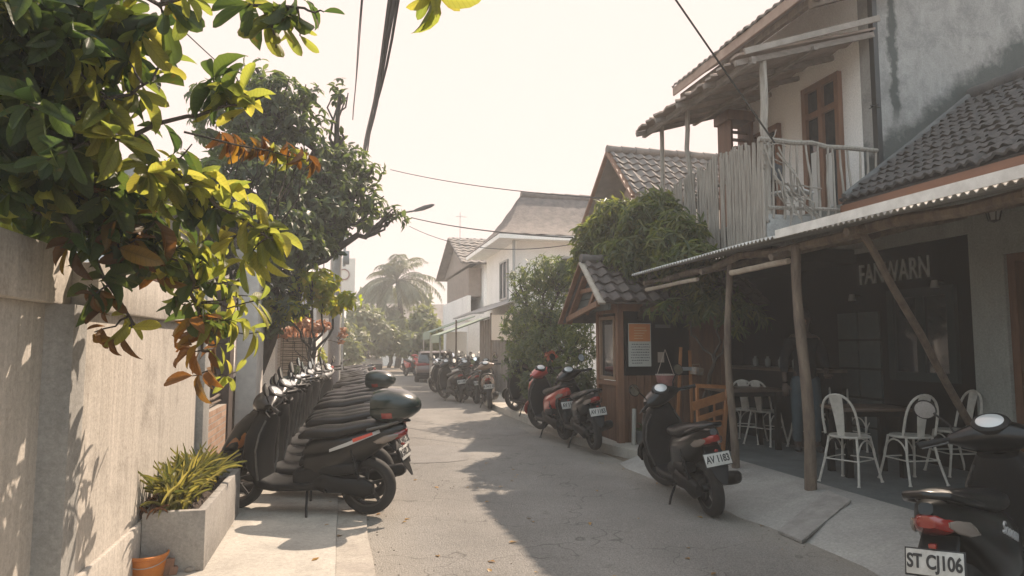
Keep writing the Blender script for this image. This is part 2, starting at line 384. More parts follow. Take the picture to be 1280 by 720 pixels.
# ------------------------------------------------------------------ ground, road, pavements
def mat_asphalt():
    m = mat('asphalt', (.25, .235, .215), rough=.88, var=(.19, .18, .165), vscale=.9, bump=.9, bscale=95, spec=.3)
    nt = m.node_tree; b = nt.nodes['Principled BSDF']
    ramp = [n for n in nt.nodes if n.type == 'VALTORGB'][0]; tc = [n for n in nt.nodes if n.type == 'TEX_COORD'][0]
    # fine aggregate
    v = nd(nt, 'ShaderNodeTexNoise'); v.inputs['Scale'].default_value = 70; v.inputs['Detail'].default_value = 6; v.inputs['Roughness'].default_value = .8
    nt.links.new(tc.outputs['Object'], v.inputs['Vector'])
    r = nd(nt, 'ShaderNodeMapRange'); r.inputs[1].default_value = .35; r.inputs[2].default_value = .68; r.inputs[3].default_value = .62; r.inputs[4].default_value = 1.35
    nt.links.new(v.outputs[0], r.inputs[0])
    mx = nd(nt, 'ShaderNodeMix', data_type='RGBA', blend_type='MULTIPLY'); mx.inputs[0].default_value = 1
    nt.links.new(ramp.outputs[0], mx.inputs[6]); nt.links.new(r.outputs[0], mx.inputs[7])
    # cracks
    nz = nd(nt, 'ShaderNodeTexNoise'); nz.inputs['Scale'].default_value = 2.2; nt.links.new(tc.outputs['Object'], nz.inputs['Vector'])
    ad = nd(nt, 'ShaderNodeVectorMath', operation='ADD'); nt.links.new(tc.outputs['Object'], ad.inputs[0]); nt.links.new(nz.outputs['Color'], ad.inputs[1])
    vo = nd(nt, 'ShaderNodeTexVoronoi', feature='DISTANCE_TO_EDGE'); vo.inputs['Scale'].default_value = .75; nt.links.new(ad.outputs[0], vo.inputs['Vector'])
    cr = nd(nt, 'ShaderNodeMapRange'); cr.inputs[1].default_value = 0; cr.inputs[2].default_value = .009; cr.inputs[3].default_value = .55; cr.inputs[4].default_value = 1
    nt.links.new(vo.outputs['Distance'], cr.inputs[0])
    m2 = nd(nt, 'ShaderNodeMix', data_type='RGBA', blend_type='MULTIPLY'); m2.inputs[0].default_value = 1
    nt.links.new(mx.outputs[2], m2.inputs[6]); nt.links.new(cr.outputs[0], m2.inputs[7])
    # oil blots and dusty patches
    n3 = nd(nt, 'ShaderNodeTexNoise'); n3.inputs['Scale'].default_value = 3.1; n3.inputs['Detail'].default_value = 8; n3.inputs['Distortion'].default_value = 1
    nt.links.new(tc.outputs['Object'], n3.inputs['Vector'])
    d3 = nd(nt, 'ShaderNodeMapRange'); d3.inputs[1].default_value = .62; d3.inputs[2].default_value = .8; d3.inputs[3].default_value = 0; d3.inputs[4].default_value = .5
    nt.links.new(n3.outputs[0], d3.inputs[0])
    m3 = nd(nt, 'ShaderNodeMix', data_type='RGBA'); m3.inputs[7].default_value = (.075, .07, .062, 1)
    nt.links.new(d3.outputs[0], m3.inputs[0]); nt.links.new(m2.outputs[2], m3.inputs[6])
    # dusty margins and pale wheel tracks
    sx = nd(nt, 'ShaderNodeSeparateXYZ'); nt.links.new(tc.outputs['Object'], sx.inputs[0])
    def M(op, a, c):
        n = nd(nt, 'ShaderNodeMath', operation=op)
        for i, q in enumerate((a, c)):
            if isinstance(q, (int, float)): n.inputs[i].default_value = q
            else: nt.links.new(q, n.inputs[i])
        return n.outputs[0]
    n5 = nd(nt, 'ShaderNodeTexNoise'); n5.inputs['Scale'].default_value = 1.6; n5.inputs['Detail'].default_value = 9; n5.inputs['Roughness'].default_value = .75; nt.links.new(tc.outputs['Object'], n5.inputs['Vector'])
    e1 = M('ABSOLUTE', M('SUBTRACT', M('ADD', sx.outputs[0], M('MULTIPLY', n5.outputs[0], .5)), 2.08), 0)
    r5 = nd(nt, 'ShaderNodeMapRange'); r5.inputs[1].default_value = 1.15; r5.inputs[2].default_value = 1.62; r5.inputs[4].default_value = .75; nt.links.new(e1, r5.inputs[0])
    m5 = nd(nt, 'ShaderNodeMix', data_type='RGBA'); m5.inputs[7].default_value = (.30, .265, .215, 1)
    nt.links.new(M('MULTIPLY', r5.outputs[0], n5.outputs[0]), m5.inputs[0]); nt.links.new(m3.outputs[2], m5.inputs[6])
    tr = M('MULTIPLY', M('SINE', M('MULTIPLY', sx.outputs[0], 4.3), 0), .09)
    m6 = nd(nt, 'ShaderNodeMix', data_type='RGBA', blend_type='MULTIPLY'); m6.inputs[0].default_value = 1
    nt.links.new(m5.outputs[2], m6.inputs[6]); nt.links.new(M('ADD', 1.0, tr), m6.inputs[7]); nt.links.new(m6.outputs[2], b.inputs['Base Color'])
    return m
M_asph = mat_asphalt()
M_earth = mat('earth', (.16, .12, .085), .95, var=(.10, .085, .06), vscale=.7, bump=.6, bscale=12)
M_conc = mat_plaster('concrete_paving', (.44, .41, .36), (.33, .31, .275), (.2, .185, .165), streak=(1, 1, 1), s=2.2, dirt=.55)
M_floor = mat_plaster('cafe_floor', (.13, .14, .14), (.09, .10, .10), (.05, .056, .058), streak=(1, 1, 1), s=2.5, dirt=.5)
M_kerb = mat_plaster('kerb_concrete', (.38, .35, .30), (.28, .25, .22), (.14, .13, .11), streak=(1, 1, 1), s=4, dirt=.6)

def sheet(name, pts, z, m, kind='structure'):
    b = MB(); b.add([(x, y, z) for x, y in pts], [tuple(range(len(pts)))]); o = b.build(name, m); return tag(o, kind=kind)
sheet('ground', [(-300, -120), (300, -120), (300, 480), (-300, 480)], -.02, M_earth)
def lanes(offs, zf, y0=-6, y1=90, step=1.0):
    pass
def cx(y):                                            # the street swings right after the first houses
    return 1.83+(0 if y < 13 else .0045*(y-13)**2*1.0)
def strip(name, xl, xr, y0, y1, z, m, thick=.0):
    b = MB(); ys = list(np.arange(y0, y1+.01, .5 if y1-y0 < 40 else 1.5)); vs = []; fs = []
    for y in ys: vs += [(xl(y), y, z), (xr(y), y, z)]
    fs = [(2*i, 2*i+1, 2*i+3, 2*i+2) for i in range(len(ys)-1)]
    if thick:
        n = len(vs); vs += [(x, y, q-thick) for x, y, q in vs]
        fs += [(n+a, n+b_, b_, a) for i in range(len(ys)-1) for a, b_ in ((2*i, 2*i+2), (2*i+3, 2*i+1))]+[(0, n, n+1, 1), (2*len(ys)-2, 2*len(ys)-1, n+2*len(ys)-1, n+2*len(ys)-2)]
    b.add(vs, fs); return tag(b.build(name, m), kind='structure')
jit = lambda y, a=.025: a*math.sin(y*3.1)+a*.7*math.sin(y*7.7+1)+a*.5*math.sin(y*17.3)
strip('road', lambda y: cx(y)-1.62-(0 if y < 9 else min(1.0, .25*(y-9))), lambda y: cx(y)+1.72+(0 if y < 17 else min(.9, .12*(y-17))), -6, 80, .004, M_asph)
strip('pavement', lambda y: -4.2 if y > 7 else -1.45, lambda y: -.022+jit(y, .004), -6, 9.0, .034, M_conc, .06)
strip('kerb_strip', lambda y: -.02+jit(y, .004), lambda y: .225+jit(y, .012), -6, 9.2, .022, M_kerb, .05)
strip('left_verge', lambda y: cx(y)-5.6, lambda y: cx(y)-2.2-jit(y), 9.2, 60, .012, mat('packed_dirt', (.24, .2, .16), .95, var=(.15, .125, .1), vscale=2, bump=.5, bscale=30))
# right side: sloping apron up to the cafe floor, raised pavement beyond
def apron():
    b = MB(); ys = np.arange(-4, 8.41, .35); prof = [(3.43, .002), (3.5, .03), (3.75, .105), (4.0, .172), (4.22, .2), (4.4, .203)]
    vs = []; n = len(prof)
    for y in ys:
        for i, (x, z) in enumerate(prof):
            vs.append((x+(jit(y, .03) if i < 2 else 0), y, z+(.006*math.sin(y*5+x*9) if 0 < i < 5 else 0)))
    fs = [(j*n+i, j*n+i+1, (j+1)*n+i+1, (j+1)*n+i) for j in range(len(ys)-1) for i in range(n-1)]
    e = (len(ys)-1)*n
    b.add(vs, fs, True)
    b.add([vs[e+i] for i in range(n)]+[(4.4, ys[-1], -.02), (3.43, ys[-1], -.02)], [tuple(range(n+2))[::-1]])
    return tag(b.build('apron', mat_plaster('apron_concrete', (.34, .33, .305), (.25, .24, .225), (.14, .135, .125), streak=(1, 1, 1), s=1.6, dirt=.75)), kind='structure')
apron()
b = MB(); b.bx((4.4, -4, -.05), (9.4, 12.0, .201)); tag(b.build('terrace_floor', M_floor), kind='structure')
strip('right_pavement', lambda y: cx(y)+1.62+.35*math.exp(-((y-8.6)/.5)**2)+jit(y, .02), lambda y: cx(y)+7.2 if y > 12.2 else 4.38, 8.43, 60, .115, M_conc, .13)
def slab_cover():
    b = MB(); a = [W(972, 652, Z=.1), W(1002, 664, Z=.1), W(1064, 634, Z=.16), W(1035, 622, Z=.16)]
    def zz(p):
        x = p.x; pr = [(3.43, .002), (3.5, .03), (3.75, .105), (4.0, .172), (4.22, .2), (4.4, .203), (9, .203)]
        for (x0, z0), (x1, z1) in zip(pr, pr[1:]):
            if x0 <= x <= x1: return z0+(z1-z0)*(x-x0)/(x1-x0)
        return .0
    c = [V(p.x, p.y, zz(p)+.012) for p in a]
    b.prism(c, (0, 0, .02)); o = b.build('drain_cover', mat('drain_slab', (.3, .285, .265), .9, var=(.2, .19, .175), vscale=9, bump=.6, bscale=60))
    tag(o, 'grey concrete drain cover set in the sloping apron by the road', 'drain cover')
slab_cover()
def patches():
    m = mat('asphalt_patch', (.21, .20, .185), .9, var=(.165, .155, .145), vscale=3, bump=1, bscale=70)
    for k, (x, y, a, c, lab) in enumerate(((1.2, 9.6, .5, .8, 'long asphalt repair patch'), (2.7, 11.8, .45, .6, 'far asphalt repair patch'))):
        n = 22; pts = [(x+a*math.copysign(abs(math.cos(t))**.6, math.cos(t))*rng.uniform(.93, 1.05), y+c*math.copysign(abs(math.sin(t))**.6, math.sin(t))*rng.uniform(.93, 1.05)) for t in np.linspace(0, 2*math.pi, n, endpoint=False)]
        sheet('road_patch', pts, .0085, m)
patches()
def pebbles():
    b = MB()
    for i in range(420):
        y = float(rng.uniform(2.6, 13)); x = float(rng.choice([.24, 3.4])+rng.normal()*.09) if rng.random() < .6 else float(rng.uniform(.25, 3.4))
        s = float(rng.uniform(.003, .009)); b.ell((x, y, .005+s*.3), (s, s*rng.uniform(.6, 1), s*.6), n=6, m=4)
    o = b.build('road_grit', mat('grit', (.14, .12, .1), .9, var=(.28, .24, .2), vscale=15), fix=False); tag(o, 'scattered grit and small stones on the road', 'grit', kind='stuff')
    P = []; 
    for i in range(70):
        P.append((float(rng.uniform(-1.2, 3.4)), float(rng.uniform(3.5, 9)), .034 if rng.random() < .5 else .012))
    P = np.array(P); P[:, 2] = np.where(P[:, 0] < -.02, .036, .012)
    o = leaves('leaf_litter', P, unit(70)*[1, 1, .1], np.tile([0, 0, 1.0], (70, 1)), rng.uniform(.03, .09, 70), np.full(70, .45), 'simple', mat_leaf('dry_leaf', [(.2, .1, .03), (.3, .17, .04), (.12, .07, .03)], .2))
    tag(o, 'dry fallen leaves strewn over road and pavement', 'leaf litter', kind='stuff')
pebbles()

# ------------------------------------------------------------------ materials of buildings
M_wallL = mat_plaster('wall_render', (.49, .45, .40), (.37, .34, .30), (.22, .20, .175), streak=(1.8, 3.2, .16), s=4.5, dirt=.75)
M_white = mat_plaster('white_plaster', (.86, .83, .79), (.77, .74, .70), (.5, .47, .44), streak=(1, 1, .4), s=1.2, dirt=.35)
M_gable = mat_plaster('cement_grey', (.40, .39, .37), (.26, .26, .25), (.10, .105, .10), streak=(1, 1, .45), s=2.2, dirt=.8)
def gable_mat():
    m = mat_plaster('stained_cement', (.37, .355, .335), (.28, .27, .255), (.13, .135, .13), streak=(1.4, 1.4, .6), s=4, dirt=.5)
    nt = m.node_tree; b = nt.nodes['Principled BSDF']; src = b.inputs['Base Color'].links[0].from_socket
    tc = nd(nt, 'ShaderNodeTexCoord'); sp = nd(nt, 'ShaderNodeSeparateXYZ'); nt.links.new(tc.outputs['Object'], sp.inputs[0])
    nz = nd(nt, 'ShaderNodeTexNoise'); nz.inputs['Scale'].default_value = 3.2; nz.inputs['Detail'].default_value = 9; nz.inputs['Roughness'].default_value = .7; nt.links.new(tc.outputs['Object'], nz.inputs['Vector'])
    def M(op, a, c):
        n = nd(nt, 'ShaderNodeMath', operation=op)
        for i, q in enumerate((a, c)):
            if isinstance(q, (int, float)): n.inputs[i].default_value = q
            else: nt.links.new(q, n.inputs[i])
        return n.outputs[0]
    line = M('SUBTRACT', M('SUBTRACT', sp.outputs[2], M('MULTIPLY', sp.outputs[0], .715)), 3.80)      # height above the lower roof
    a = M('ADD', line, M('MULTIPLY', M('SUBTRACT', nz.outputs[0], .5), 1.1))
    r1 = nd(nt, 'ShaderNodeMapRange'); r1.inputs[1].default_value = .42; r1.inputs[2].default_value = .12; nt.links.new(a, r1.inputs[0])
    dx = M('ABSOLUTE', M('ADD', M('SUBTRACT', sp.outputs[0], .30), M('MULTIPLY', M('SUBTRACT', nz.outputs[0], .5), .35)), 0)
    r2 = nd(nt, 'ShaderNodeMapRange'); r2.inputs[1].default_value = .09; r2.inputs[2].default_value = .04; nt.links.new(dx, r2.inputs[0])
    zz = nd(nt, 'ShaderNodeMapRange'); zz.inputs[1].default_value = 4.3; zz.inputs[2].default_value = 4.6; nt.links.new(sp.outputs[2], zz.inputs[0])
    tot = M('MULTIPLY', M('MAXIMUM', r1.outputs[0], M('MULTIPLY', r2.outputs[0], zz.outputs[0])), .85)
    mx = nd(nt, 'ShaderNodeMix', data_type='RGBA'); mx.inputs[7].default_value = (.045, .055, .052, 1)
    nt.links.new(tot, mx.inputs[0]); nt.links.new(src, mx.inputs[6]); nt.links.new(mx.outputs[2], b.inputs['Base Color'])
    # blotchier stains
    for n in nt.nodes:
        if n.type == 'VALTORGB' and abs(n.color_ramp.elements[0].position-.52) < .01: n.color_ramp.elements[0].position = .47; n.color_ramp.elements[1].position = .62
    return m
M_gable2 = gable_mat()
M_tile = mat('roof_tile', (.125, .11, .10), .85, var=(.06, .056, .055), vscale=5, bump=.5, bscale=60)
M_tile2 = mat('roof_tile_brown', (.23, .17, .135), .85, var=(.12, .095, .08), vscale=5, bump=.5, bscale=60)
M_tile3 = mat('roof_tile_faded', (.22, .19, .17), .85, var=(.13, .115, .105), vscale=3, bump=.4, bscale=60)
M_fascia = mat('fascia_orange', (.26, .115, .06), .65, var=(.17, .08, .05), vscale=4, bump=.2, bscale=20, stretch=(1, .3, 1))
M_wood = mat('brown_wood', (.16, .075, .035), .6, var=(.09, .04, .02), vscale=6, bump=.4, bscale=30, stretch=(3, 3, .35))
M_woodor = mat('door_wood', (.22, .105, .055), .6, var=(.14, .07, .04), vscale=5, bump=.3, bscale=30, stretch=(3, 3, .35))
M_orange = mat('orange_wood', (.36, .15, .05), .65, var=(.24, .095, .035), vscale=7, bump=.3, bscale=30)
M_pole = mat('pole_wood', (.19, .145, .105), .85, var=(.085, .062, .048), vscale=7, bump=.8, bscale=30, stretch=(2, 2, .5))
M_bamboo = mat('bamboo', (.40, .36, .31), .8, var=(.22, .195, .165), vscale=9, bump=.5, bscale=50, stretch=(6, 6, .4))
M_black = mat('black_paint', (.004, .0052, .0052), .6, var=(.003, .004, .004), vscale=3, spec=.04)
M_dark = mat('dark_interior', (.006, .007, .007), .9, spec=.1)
M_glass = mat('window_glass', (.02, .025, .028), .06, spec=.9)
M_metal = mat('grey_metal', (.35, .35, .34), .45, metal=.7)
M_iron = mat('black_iron', (.02, .02, .02), .5)
M_corr = mat('corrugated_sheet', (.50, .49, .46), .65, var=(.30, .28, .25), vscale=2.5, bump=.2, bscale=40, spec=.3)
M_rust = mat('rusty_sheet', (.36, .28, .23), .8, var=(.22, .17, .14), vscale=3, bump=.2, bscale=30)
M_cable = mat('cable_black', (.02, .02, .02), .7)

def tile_roof(name, O, U, Vv, m, parent, tw=.24, th=.28, sag=.0, ridge=False, amp=.028):
    """pantile sheet: O eave corner, U along the eave, Vv up the slope"""
    O, U, Vv = Vector(O), Vector(U), Vector(Vv); nu = max(2, round(U.length/tw)); nv = max(2, round(Vv.length/th))
    N = U.cross(Vv).normalized(); N = N if N.z > 0 else -N
    sub = 5; b = MB(); off = rng.normal(size=(nu+1, nv+1))*.006; rowo = rng.normal(size=nv+1)*.1
    vs = []; cols = nu*sub+1; rows = []
    for j in range(nv):
        for e, (t, h) in enumerate(((0, .034), (.02, .038), (1.0, .0))): rows.append((j, t, h))
    for j, t, h in rows:
        for i in range(cols):
            u = i/sub; k = min(int(u), nu-1); f = u-k
            wv = amp*math.sin(2*math.pi*f)*(1 if f < .5 else .75)
            p = O+U*(u/nu)+Vv*((j+t)/nv)+N*(h+wv+off[k, j])
            if e: pass
            if t == 0: p = p-Vv.normalized()*(abs(off[k, j])*3)
            vs.append(p)
    fs = []
    for r_ in range(len(rows)-1):
        for i in range(cols-1): fs.append((r_*cols+i, r_*cols+i+1, (r_+1)*cols+i+1, (r_+1)*cols+i))
    # front lip thickness
    o = len(vs); vs += [vs[i]-N*.03 for i in range(cols)]; fs += [(o+i, o+i+1, i+1, i) for i in range(cols-1)]
    b.add(vs, fs, True)
    b.prism([O-N*.03, O+U-N*.03, O+U+Vv-N*.03, O+Vv-N*.03], -N*.03)
    return b.build(name, m, parent, fix=False)
def ridge_caps(name, a, c, m, parent, r=.09, L=.33):
    a, c = Vector(a), Vector(c); n = max(1, round((c-a).length/L)); b = MB()
    for i in range(n):
        p = a.lerp(c, i/n); q = a.lerp(c, (i+1.08)/n); b.tube([p, q], [r*1.1, r*.92], 10)
    return b.build(name, m, parent)
def window(parent, rect, face, m_frame, nx=2, ny=1, name='window', depth=.06, fw=.06, trans=None, glass=None):
    """rect (a0,a1,z0,z1); face ('x',X,out) or ('y',Y,out): frame + panes"""
    a0, a1, z0, z1 = rect; ax, q, out = face
    P = (lambda a, n_, z: V(q+out*n_, a, z)) if ax == 'x' else (lambda a, n_, z: V(a, q+out*n_, z))
    f = MB()
    f.bx(P(a0, 0, z0), P(a0+fw, depth, z1)); f.bx(P(a1-fw, 0, z0), P(a1, depth, z1))
    f.bx(P(a0+fw, .002, z1-fw), P(a1-fw, depth-.002, z1)); f.bx(P(a0+fw, .002, z0), P(a1-fw, depth-.002, z0+fw))
    for i in range(1, nx):
        a = a0+(a1-a0)*i/nx; f.bx(P(a-fw/2, .004, z0+fw), P(a+fw/2, depth-.004, z1-fw))
    for i in range(1, ny):
        z = z0+(z1-z0)*i/ny; f.bx(P(a0+fw, .006, z-fw/3), P(a1-fw, depth-.006, z+fw/3))
    if trans: f.bx(P(a0+fw, .006, trans-fw/2), P(a1-fw, depth-.006, trans+fw/2))
    o = f.build(name, m_frame, parent)
    g = MB(); g.bx(P(a0+fw*.5, .006, z0+fw*.5), P(a1-fw*.5, .014, z1-fw*.5)); g.build('pane', glass or M_glass, o)
    return o

# ------------------------------------------------------------------ left boundary wall, planter, pot
wl = thing('boundary_wall', 'tall weathered cream rendered wall along the left pavement, dappled with leaf shadows', 'wall', (-1.5, 3, 0))
b = MB(); b.bx((-.1, -8, 0), (.1, .9, 1.7)); b.bx((-.1, .9, 0), (.225, 3.7, 1.68)); b.build('wall_panel', M_wallL, wl)
b = MB(); b.bx((-.13, -8, 1.702), (.15, .898, 1.98), bev=.012); b.bx((-.13, .9, 1.682), (.27, 3.72, 1.93), bev=.012); b.build('coping', M_wallL, wl)
b = MB(); b.bx((.1, .72, 0), (.227, .9, 1.7)); b.bx((-.1, 3.702, 0), (.285, 3.98, 2.0), bev=.01); b.build('pilaster', mat_plaster('grey_render', (.33, .32, .30), (.25, .245, .23), (.15, .145, .135), streak=(1.5, 1.5, .3), s=3, dirt=.5), wl)
b = MB(); b.bx((.225, .902, 0), (.255, 3.7, .36), bev=.008); b.build('plinth', M_wallL, wl)

pl = thing('planter_box', 'square cornered concrete planter box full of soil against the left wall', 'planter', (-1.1, 5.7, 0))
pw = .055; x0, x1, y0, y1, h = -.14, .24, -.76, .82, .42
b = MB(); b.bx((x0, y0, 0), (x1, y0+pw, h), bev=.004); b.bx((x0, y1-pw, 0), (x1, y1, h), bev=.004); b.bx((x1-pw, y0+pw, 0), (x1-.001, y1-pw, h-.001), bev=.004); b.bx((x0, y0+pw, 0), (x0+pw, y1-pw, h-.001))
b.build('box_wall', mat_plaster('planter_concrete', (.34, .32, .29), (.27, .25, .23), (.17, .16, .15), streak=(1, 1, .5), s=4, dirt=.6), pl)
b = MB(); g = 9
vs = [(x0+pw+(x1-x0-2*pw)*i/g, y0+pw+(y1-y0-2*pw)*j/(2*g), h-.07+float(rng.normal())*.012) for j in range(2*g+1) for i in range(g+1)]
b.add(vs, [(j*(g+1)+i, j*(g+1)+i+1, (j+1)*(g+1)+i+1, (j+1)*(g+1)+i) for j in range(2*g) for i in range(g)], True); b.build('soil', mat('soil', (.05, .035, .025), .95, bump=.8, bscale=60), pl)

def strap_plant(name, loc, n, L, m, label, cat, Wd=.035, spread=.75, group=None):
    t = thing(name, label, cat, loc, group=group); b = MB(); rx = MB()
    for i in range(n):
        a = rng.uniform(0, 6.28); l = L*rng.uniform(.55, 1.1); el = rng.uniform(1.15, 1.57); bend = rng.uniform(.5, 2.1)
        base = V(rng.normal()*.04, rng.normal()*.09, 0); d = V(math.cos(a), math.sin(a), 0)*spread
        side = V(-math.sin(a), math.cos(a), 0); N = 7; vs = []; wd = Wd*rng.uniform(.6, 1.1)
        p = base.copy(); ang = el
        for k in range(N+1):
            t_ = k/N; ww = wd*math.sin(math.pi*min(1, (t_*.85+.15)))**.7*(1 if k < N else .02)
            nrm = V(0, 0, 1)
            vs += [p-side*ww+nrm*.012, p-nrm*.002, p+side*ww+nrm*.012]
            p = p+(V(d.x, d.y, 0).normalized()*math.cos(ang)+V(0, 0, 1)*math.sin(ang))*l/N; ang -= bend/N
        fs = [(3*k+q, 3*k+q+1, 3*k+q+4, 3*k+q+3) for k in range(N) for q in (0, 1)]
        b.add(vs, fs, True)
    b.build('leaves', m, t, fix=False); return t
M_strap = mat_leaf('strap_leaf', [(.10, .11, .03), (.20, .19, .06), (.055, .075, .025), (.30, .27, .10)], .4, tm_=(2.2, 2.0, 1.2))
for k, (x, y, s) in enumerate(((-1.12, 5.2, 1.0), (-1.10, 5.55, 1.1), (-1.13, 5.9, 1.0), (-1.09, 6.2, .8))):
    strap_plant('strap_leaf_plant', (x, y, .36), 120, .38*s, M_strap, ['arching yellow green strap leaf plant nearest in the concrete planter', 'tallest strap leaf plant, second from the front of the planter', 'strap leaf plant third from the front of the planter', 'smallest strap leaf plant at the far end of the planter'][k], 'plant', group='strap leaf plants in the planter', Wd=.017)
# red-tipped weed between wall and planter
strap_plant('weed', (-1.22, 5.02, .37), 14, .2, mat_leaf('red_leaf', [(.10, .05, .025), (.12, .06, .03)], .3, tm_=(1.2, 1, .8)), 'small reddish weed at the near wall corner of the planter', 'plant', Wd=.012)

def pot(loc):
    t = thing('bucket', 'worn orange plastic bucket with open top on the pavement by the wall', 'bucket', loc)
    b = MB(); b.lathe([(.0, 0), (.095, 0), (.10, .01), (.118, .13), (.126, .135), (.128, .15), (.12, .155), (.114, .13), (.095, .012), (0, .012)], n=32)
    b.build('shell', mat('orange_plastic', (.55, .19, .03), .5, var=(.38, .12, .025), vscale=8), t)
    b = MB(); b.tube([(.13*math.cos(a), .13*math.sin(a), .14+.05*math.sin(a)) for a in np.linspace(math.pi*.95, math.pi*2.05, 12)], .003, 6); b.build('handle', M_metal, t)
p = W(183, 722, Z=.03); pot((p.x, p.y, .03))
b = MB(); o = W(226, 716, Z=.03)
for k in range(9):
    q = V(float(rng.normal()*.07), float(rng.normal()*.06), 0); s = float(rng.uniform(.015, .035)); b.ell(q+V(0, 0, s*.6), (s, s*.8, s*.7), n=7, m=5)
r_ = b.build('rubble', mat('stone', (.3, .26, .22), .9, var=(.16, .14, .12), vscale=20)); r_.location = o; tag(r_, 'small heap of stones and dirt beside the orange bucket', 'rubble', kind='stuff')
b = MB(); b.box((0, 0, .06), (.2, .03, .11), rot=(0, .1, .1)); b.box((.09, .02, .03), (.05, .06, .05), rot=(0, .2, .4)); o = b.build('broken_tile', mat('terracotta', (.25, .13, .08), .9, var=(.15, .09, .06), vscale=9)); o.location = V(-1.13, 4.89, .03); tag(o, 'broken terracotta slab leaning on the front of the planter', 'slab')

# ------------------------------------------------------------------ gate recess, brick low wall, left house
M_brick = mat('brick', (.3, .15, .09), .9)
def brick_nodes(m, c1, c2, mort, sc=4.5, bwid=.5, rh=.22):
    nt = m.node_tree; b = nt.nodes['Principled BSDF']; tc = nd(nt, 'ShaderNodeTexCoord'); mp = nd(nt, 'ShaderNodeMapping'); mp.inputs['Rotation'].default_value = (0, R(90), 0)
    sp = nd(nt, 'ShaderNodeSeparateXYZ'); cb = nd(nt, 'ShaderNodeCombineXYZ'); ad = nd(nt, 'ShaderNodeMath', operation='ADD')
    nt.links.new(tc.outputs['Object'], sp.inputs[0]); nt.links.new(sp.outputs[0], ad.inputs[0]); nt.links.new(sp.outputs[1], ad.inputs[1]); nt.links.new(ad.outputs[0], cb.inputs[0]); nt.links.new(sp.outputs[2], cb.inputs[1])
    br = nd(nt, 'ShaderNodeTexBrick'); br.inputs['Scale'].default_value = sc; br.inputs['Color1'].default_value = (*c1, 1); br.inputs['Color2'].default_value = (*c2, 1); br.inputs['Mortar'].default_value = (*mort, 1)
    br.inputs['Mortar Size'].default_value = .025; br.inputs['Brick Width'].default_value = bwid; br.inputs['Row Height'].default_value = rh
    nt.links.new(cb.outputs[0], br.inputs['Vector']); nt.links.new(br.outputs[0], b.inputs['Base Color'])
    bp = nd(nt, 'ShaderNodeBump'); bp.inputs['Strength'].default_value = .8; bp.inputs['Distance'].default_value = .02; bp.invert = True
    nt.links.new(br.outputs['Fac'], bp.inputs['Height']); nt.links.new(bp.outputs[0], b.inputs['Normal'])
brick_nodes(M_brick, (.40, .26, .18), (.28, .16, .10), (.30, .26, .22), sc=3.2)
M_brick2 = mat('dark_brick', (.1, .05, .03), .9); brick_nodes(M_brick2, (.13, .06, .035), (.09, .045, .03), (.05, .04, .035), sc=4)
t = thing('low_brick_wall', 'low pale brick wall with iron rail between the cream wall and the white column', 'wall', (-1.4, 7.1, 0))
b = MB(); b.bx((-.08, .05, 0), (.08, 1.55, .82)); b.build('brickwork', M_brick, t)
b = MB(); b.tube([(-.02, 0, .90), (0, .5, .93), (0, 1.1, .91), (0, 2.0, .95)], .018); b.tube([(.03, 0, .84), (.03, .8, .87), (0, 1.9, .86)], .014); b.build('rail', M_pole, t)
b = MB(); b.bx((-.1, 1.56, 0), (.1, 1.86, 2.3)); b.build('post', mat('dark_post', (.07, .045, .035), .8, var=(.04, .03, .025)), t)
t = thing('gate_post', 'slim maroon and white painted gate posts at the end of the cream wall', 'gate post', (-1.4, 7.02, 0))
b = MB(); b.bx((-.06, 0, 0), (.02, .05, 2.1)); b.bx((-.06, .12, 0), (.02, .17, 2.1)); b.build('white_post', mat('white_paint', (.72, .70, .66), .5, var=(.5, .48, .44), vscale=6), t)
b = MB(); b.bx((-.05, .055, 0), (.03, .115, 2.08)); b.build('maroon_post', mat('maroon_paint', (.16, .04, .03), .5), t)

lh = thing('left_house', 'low plastered house with brick panel and dark windows behind the left scooters', 'house', (-2.4, 7.3, 0))
b = MB(); b.bx((-5, 0, 0), (.3, 8.0, 3.1)); b.bx((-5, 8.002, 0), (1.0, 15.0, 3.9)); b.build('wall', M_white, lh)
b = MB(); b.bx((.3, .2, .0), (.34, 3.1, 2.5)); b.build('brick_panel', M_brick2, lh)
for k, (y0_, y1_) in enumerate(((.5, 1.6), (1.8, 2.9))):
    window(lh, (y0_+7.3-7.3, y1_, 1.0, 2.2), ('x', .345, 1), M_wood, nx=3, ny=4)
b = MB(); b.bx((.3, 3.3, 0), (.42, 3.62, 2.6)); b.bx((.3, 5.2, 0), (.42, 5.5, 2.6)); b.bx((.3, 0, 2.6), (.5, 8, 2.8)); b.build('white_trim', mat('white_paint', (.72, .70, .66)), lh)
b = MB(); b.bx((.3, 3.8, 0), (.33, 5.0, 2.3)); b.build('door', M_dark, lh)

b = MB(); b.bx((-5.2, -.2, 3.1), (.7, 7.99, 3.22)); b.build('roof_slab', M_gable, lh)
# white column beside the parked scooters
t = thing('white_column', 'square white plastered column standing behind the parked scooters on the left', 'column', (-1.3, 10.5, 0))
b = MB(); b.bx((-.15, -.3, 0), (.12, .5, 2.7), bev=.01); b.build('shaft', mat('white_paint2', (.66, .62, .56), .8, var=(.5, .46, .42), vscale=5), t)
b = MB(); b.bx((-.2, -.36, 2.702), (.17, .56, 2.85), bev=.01); b.build('cap', M_conc, t)
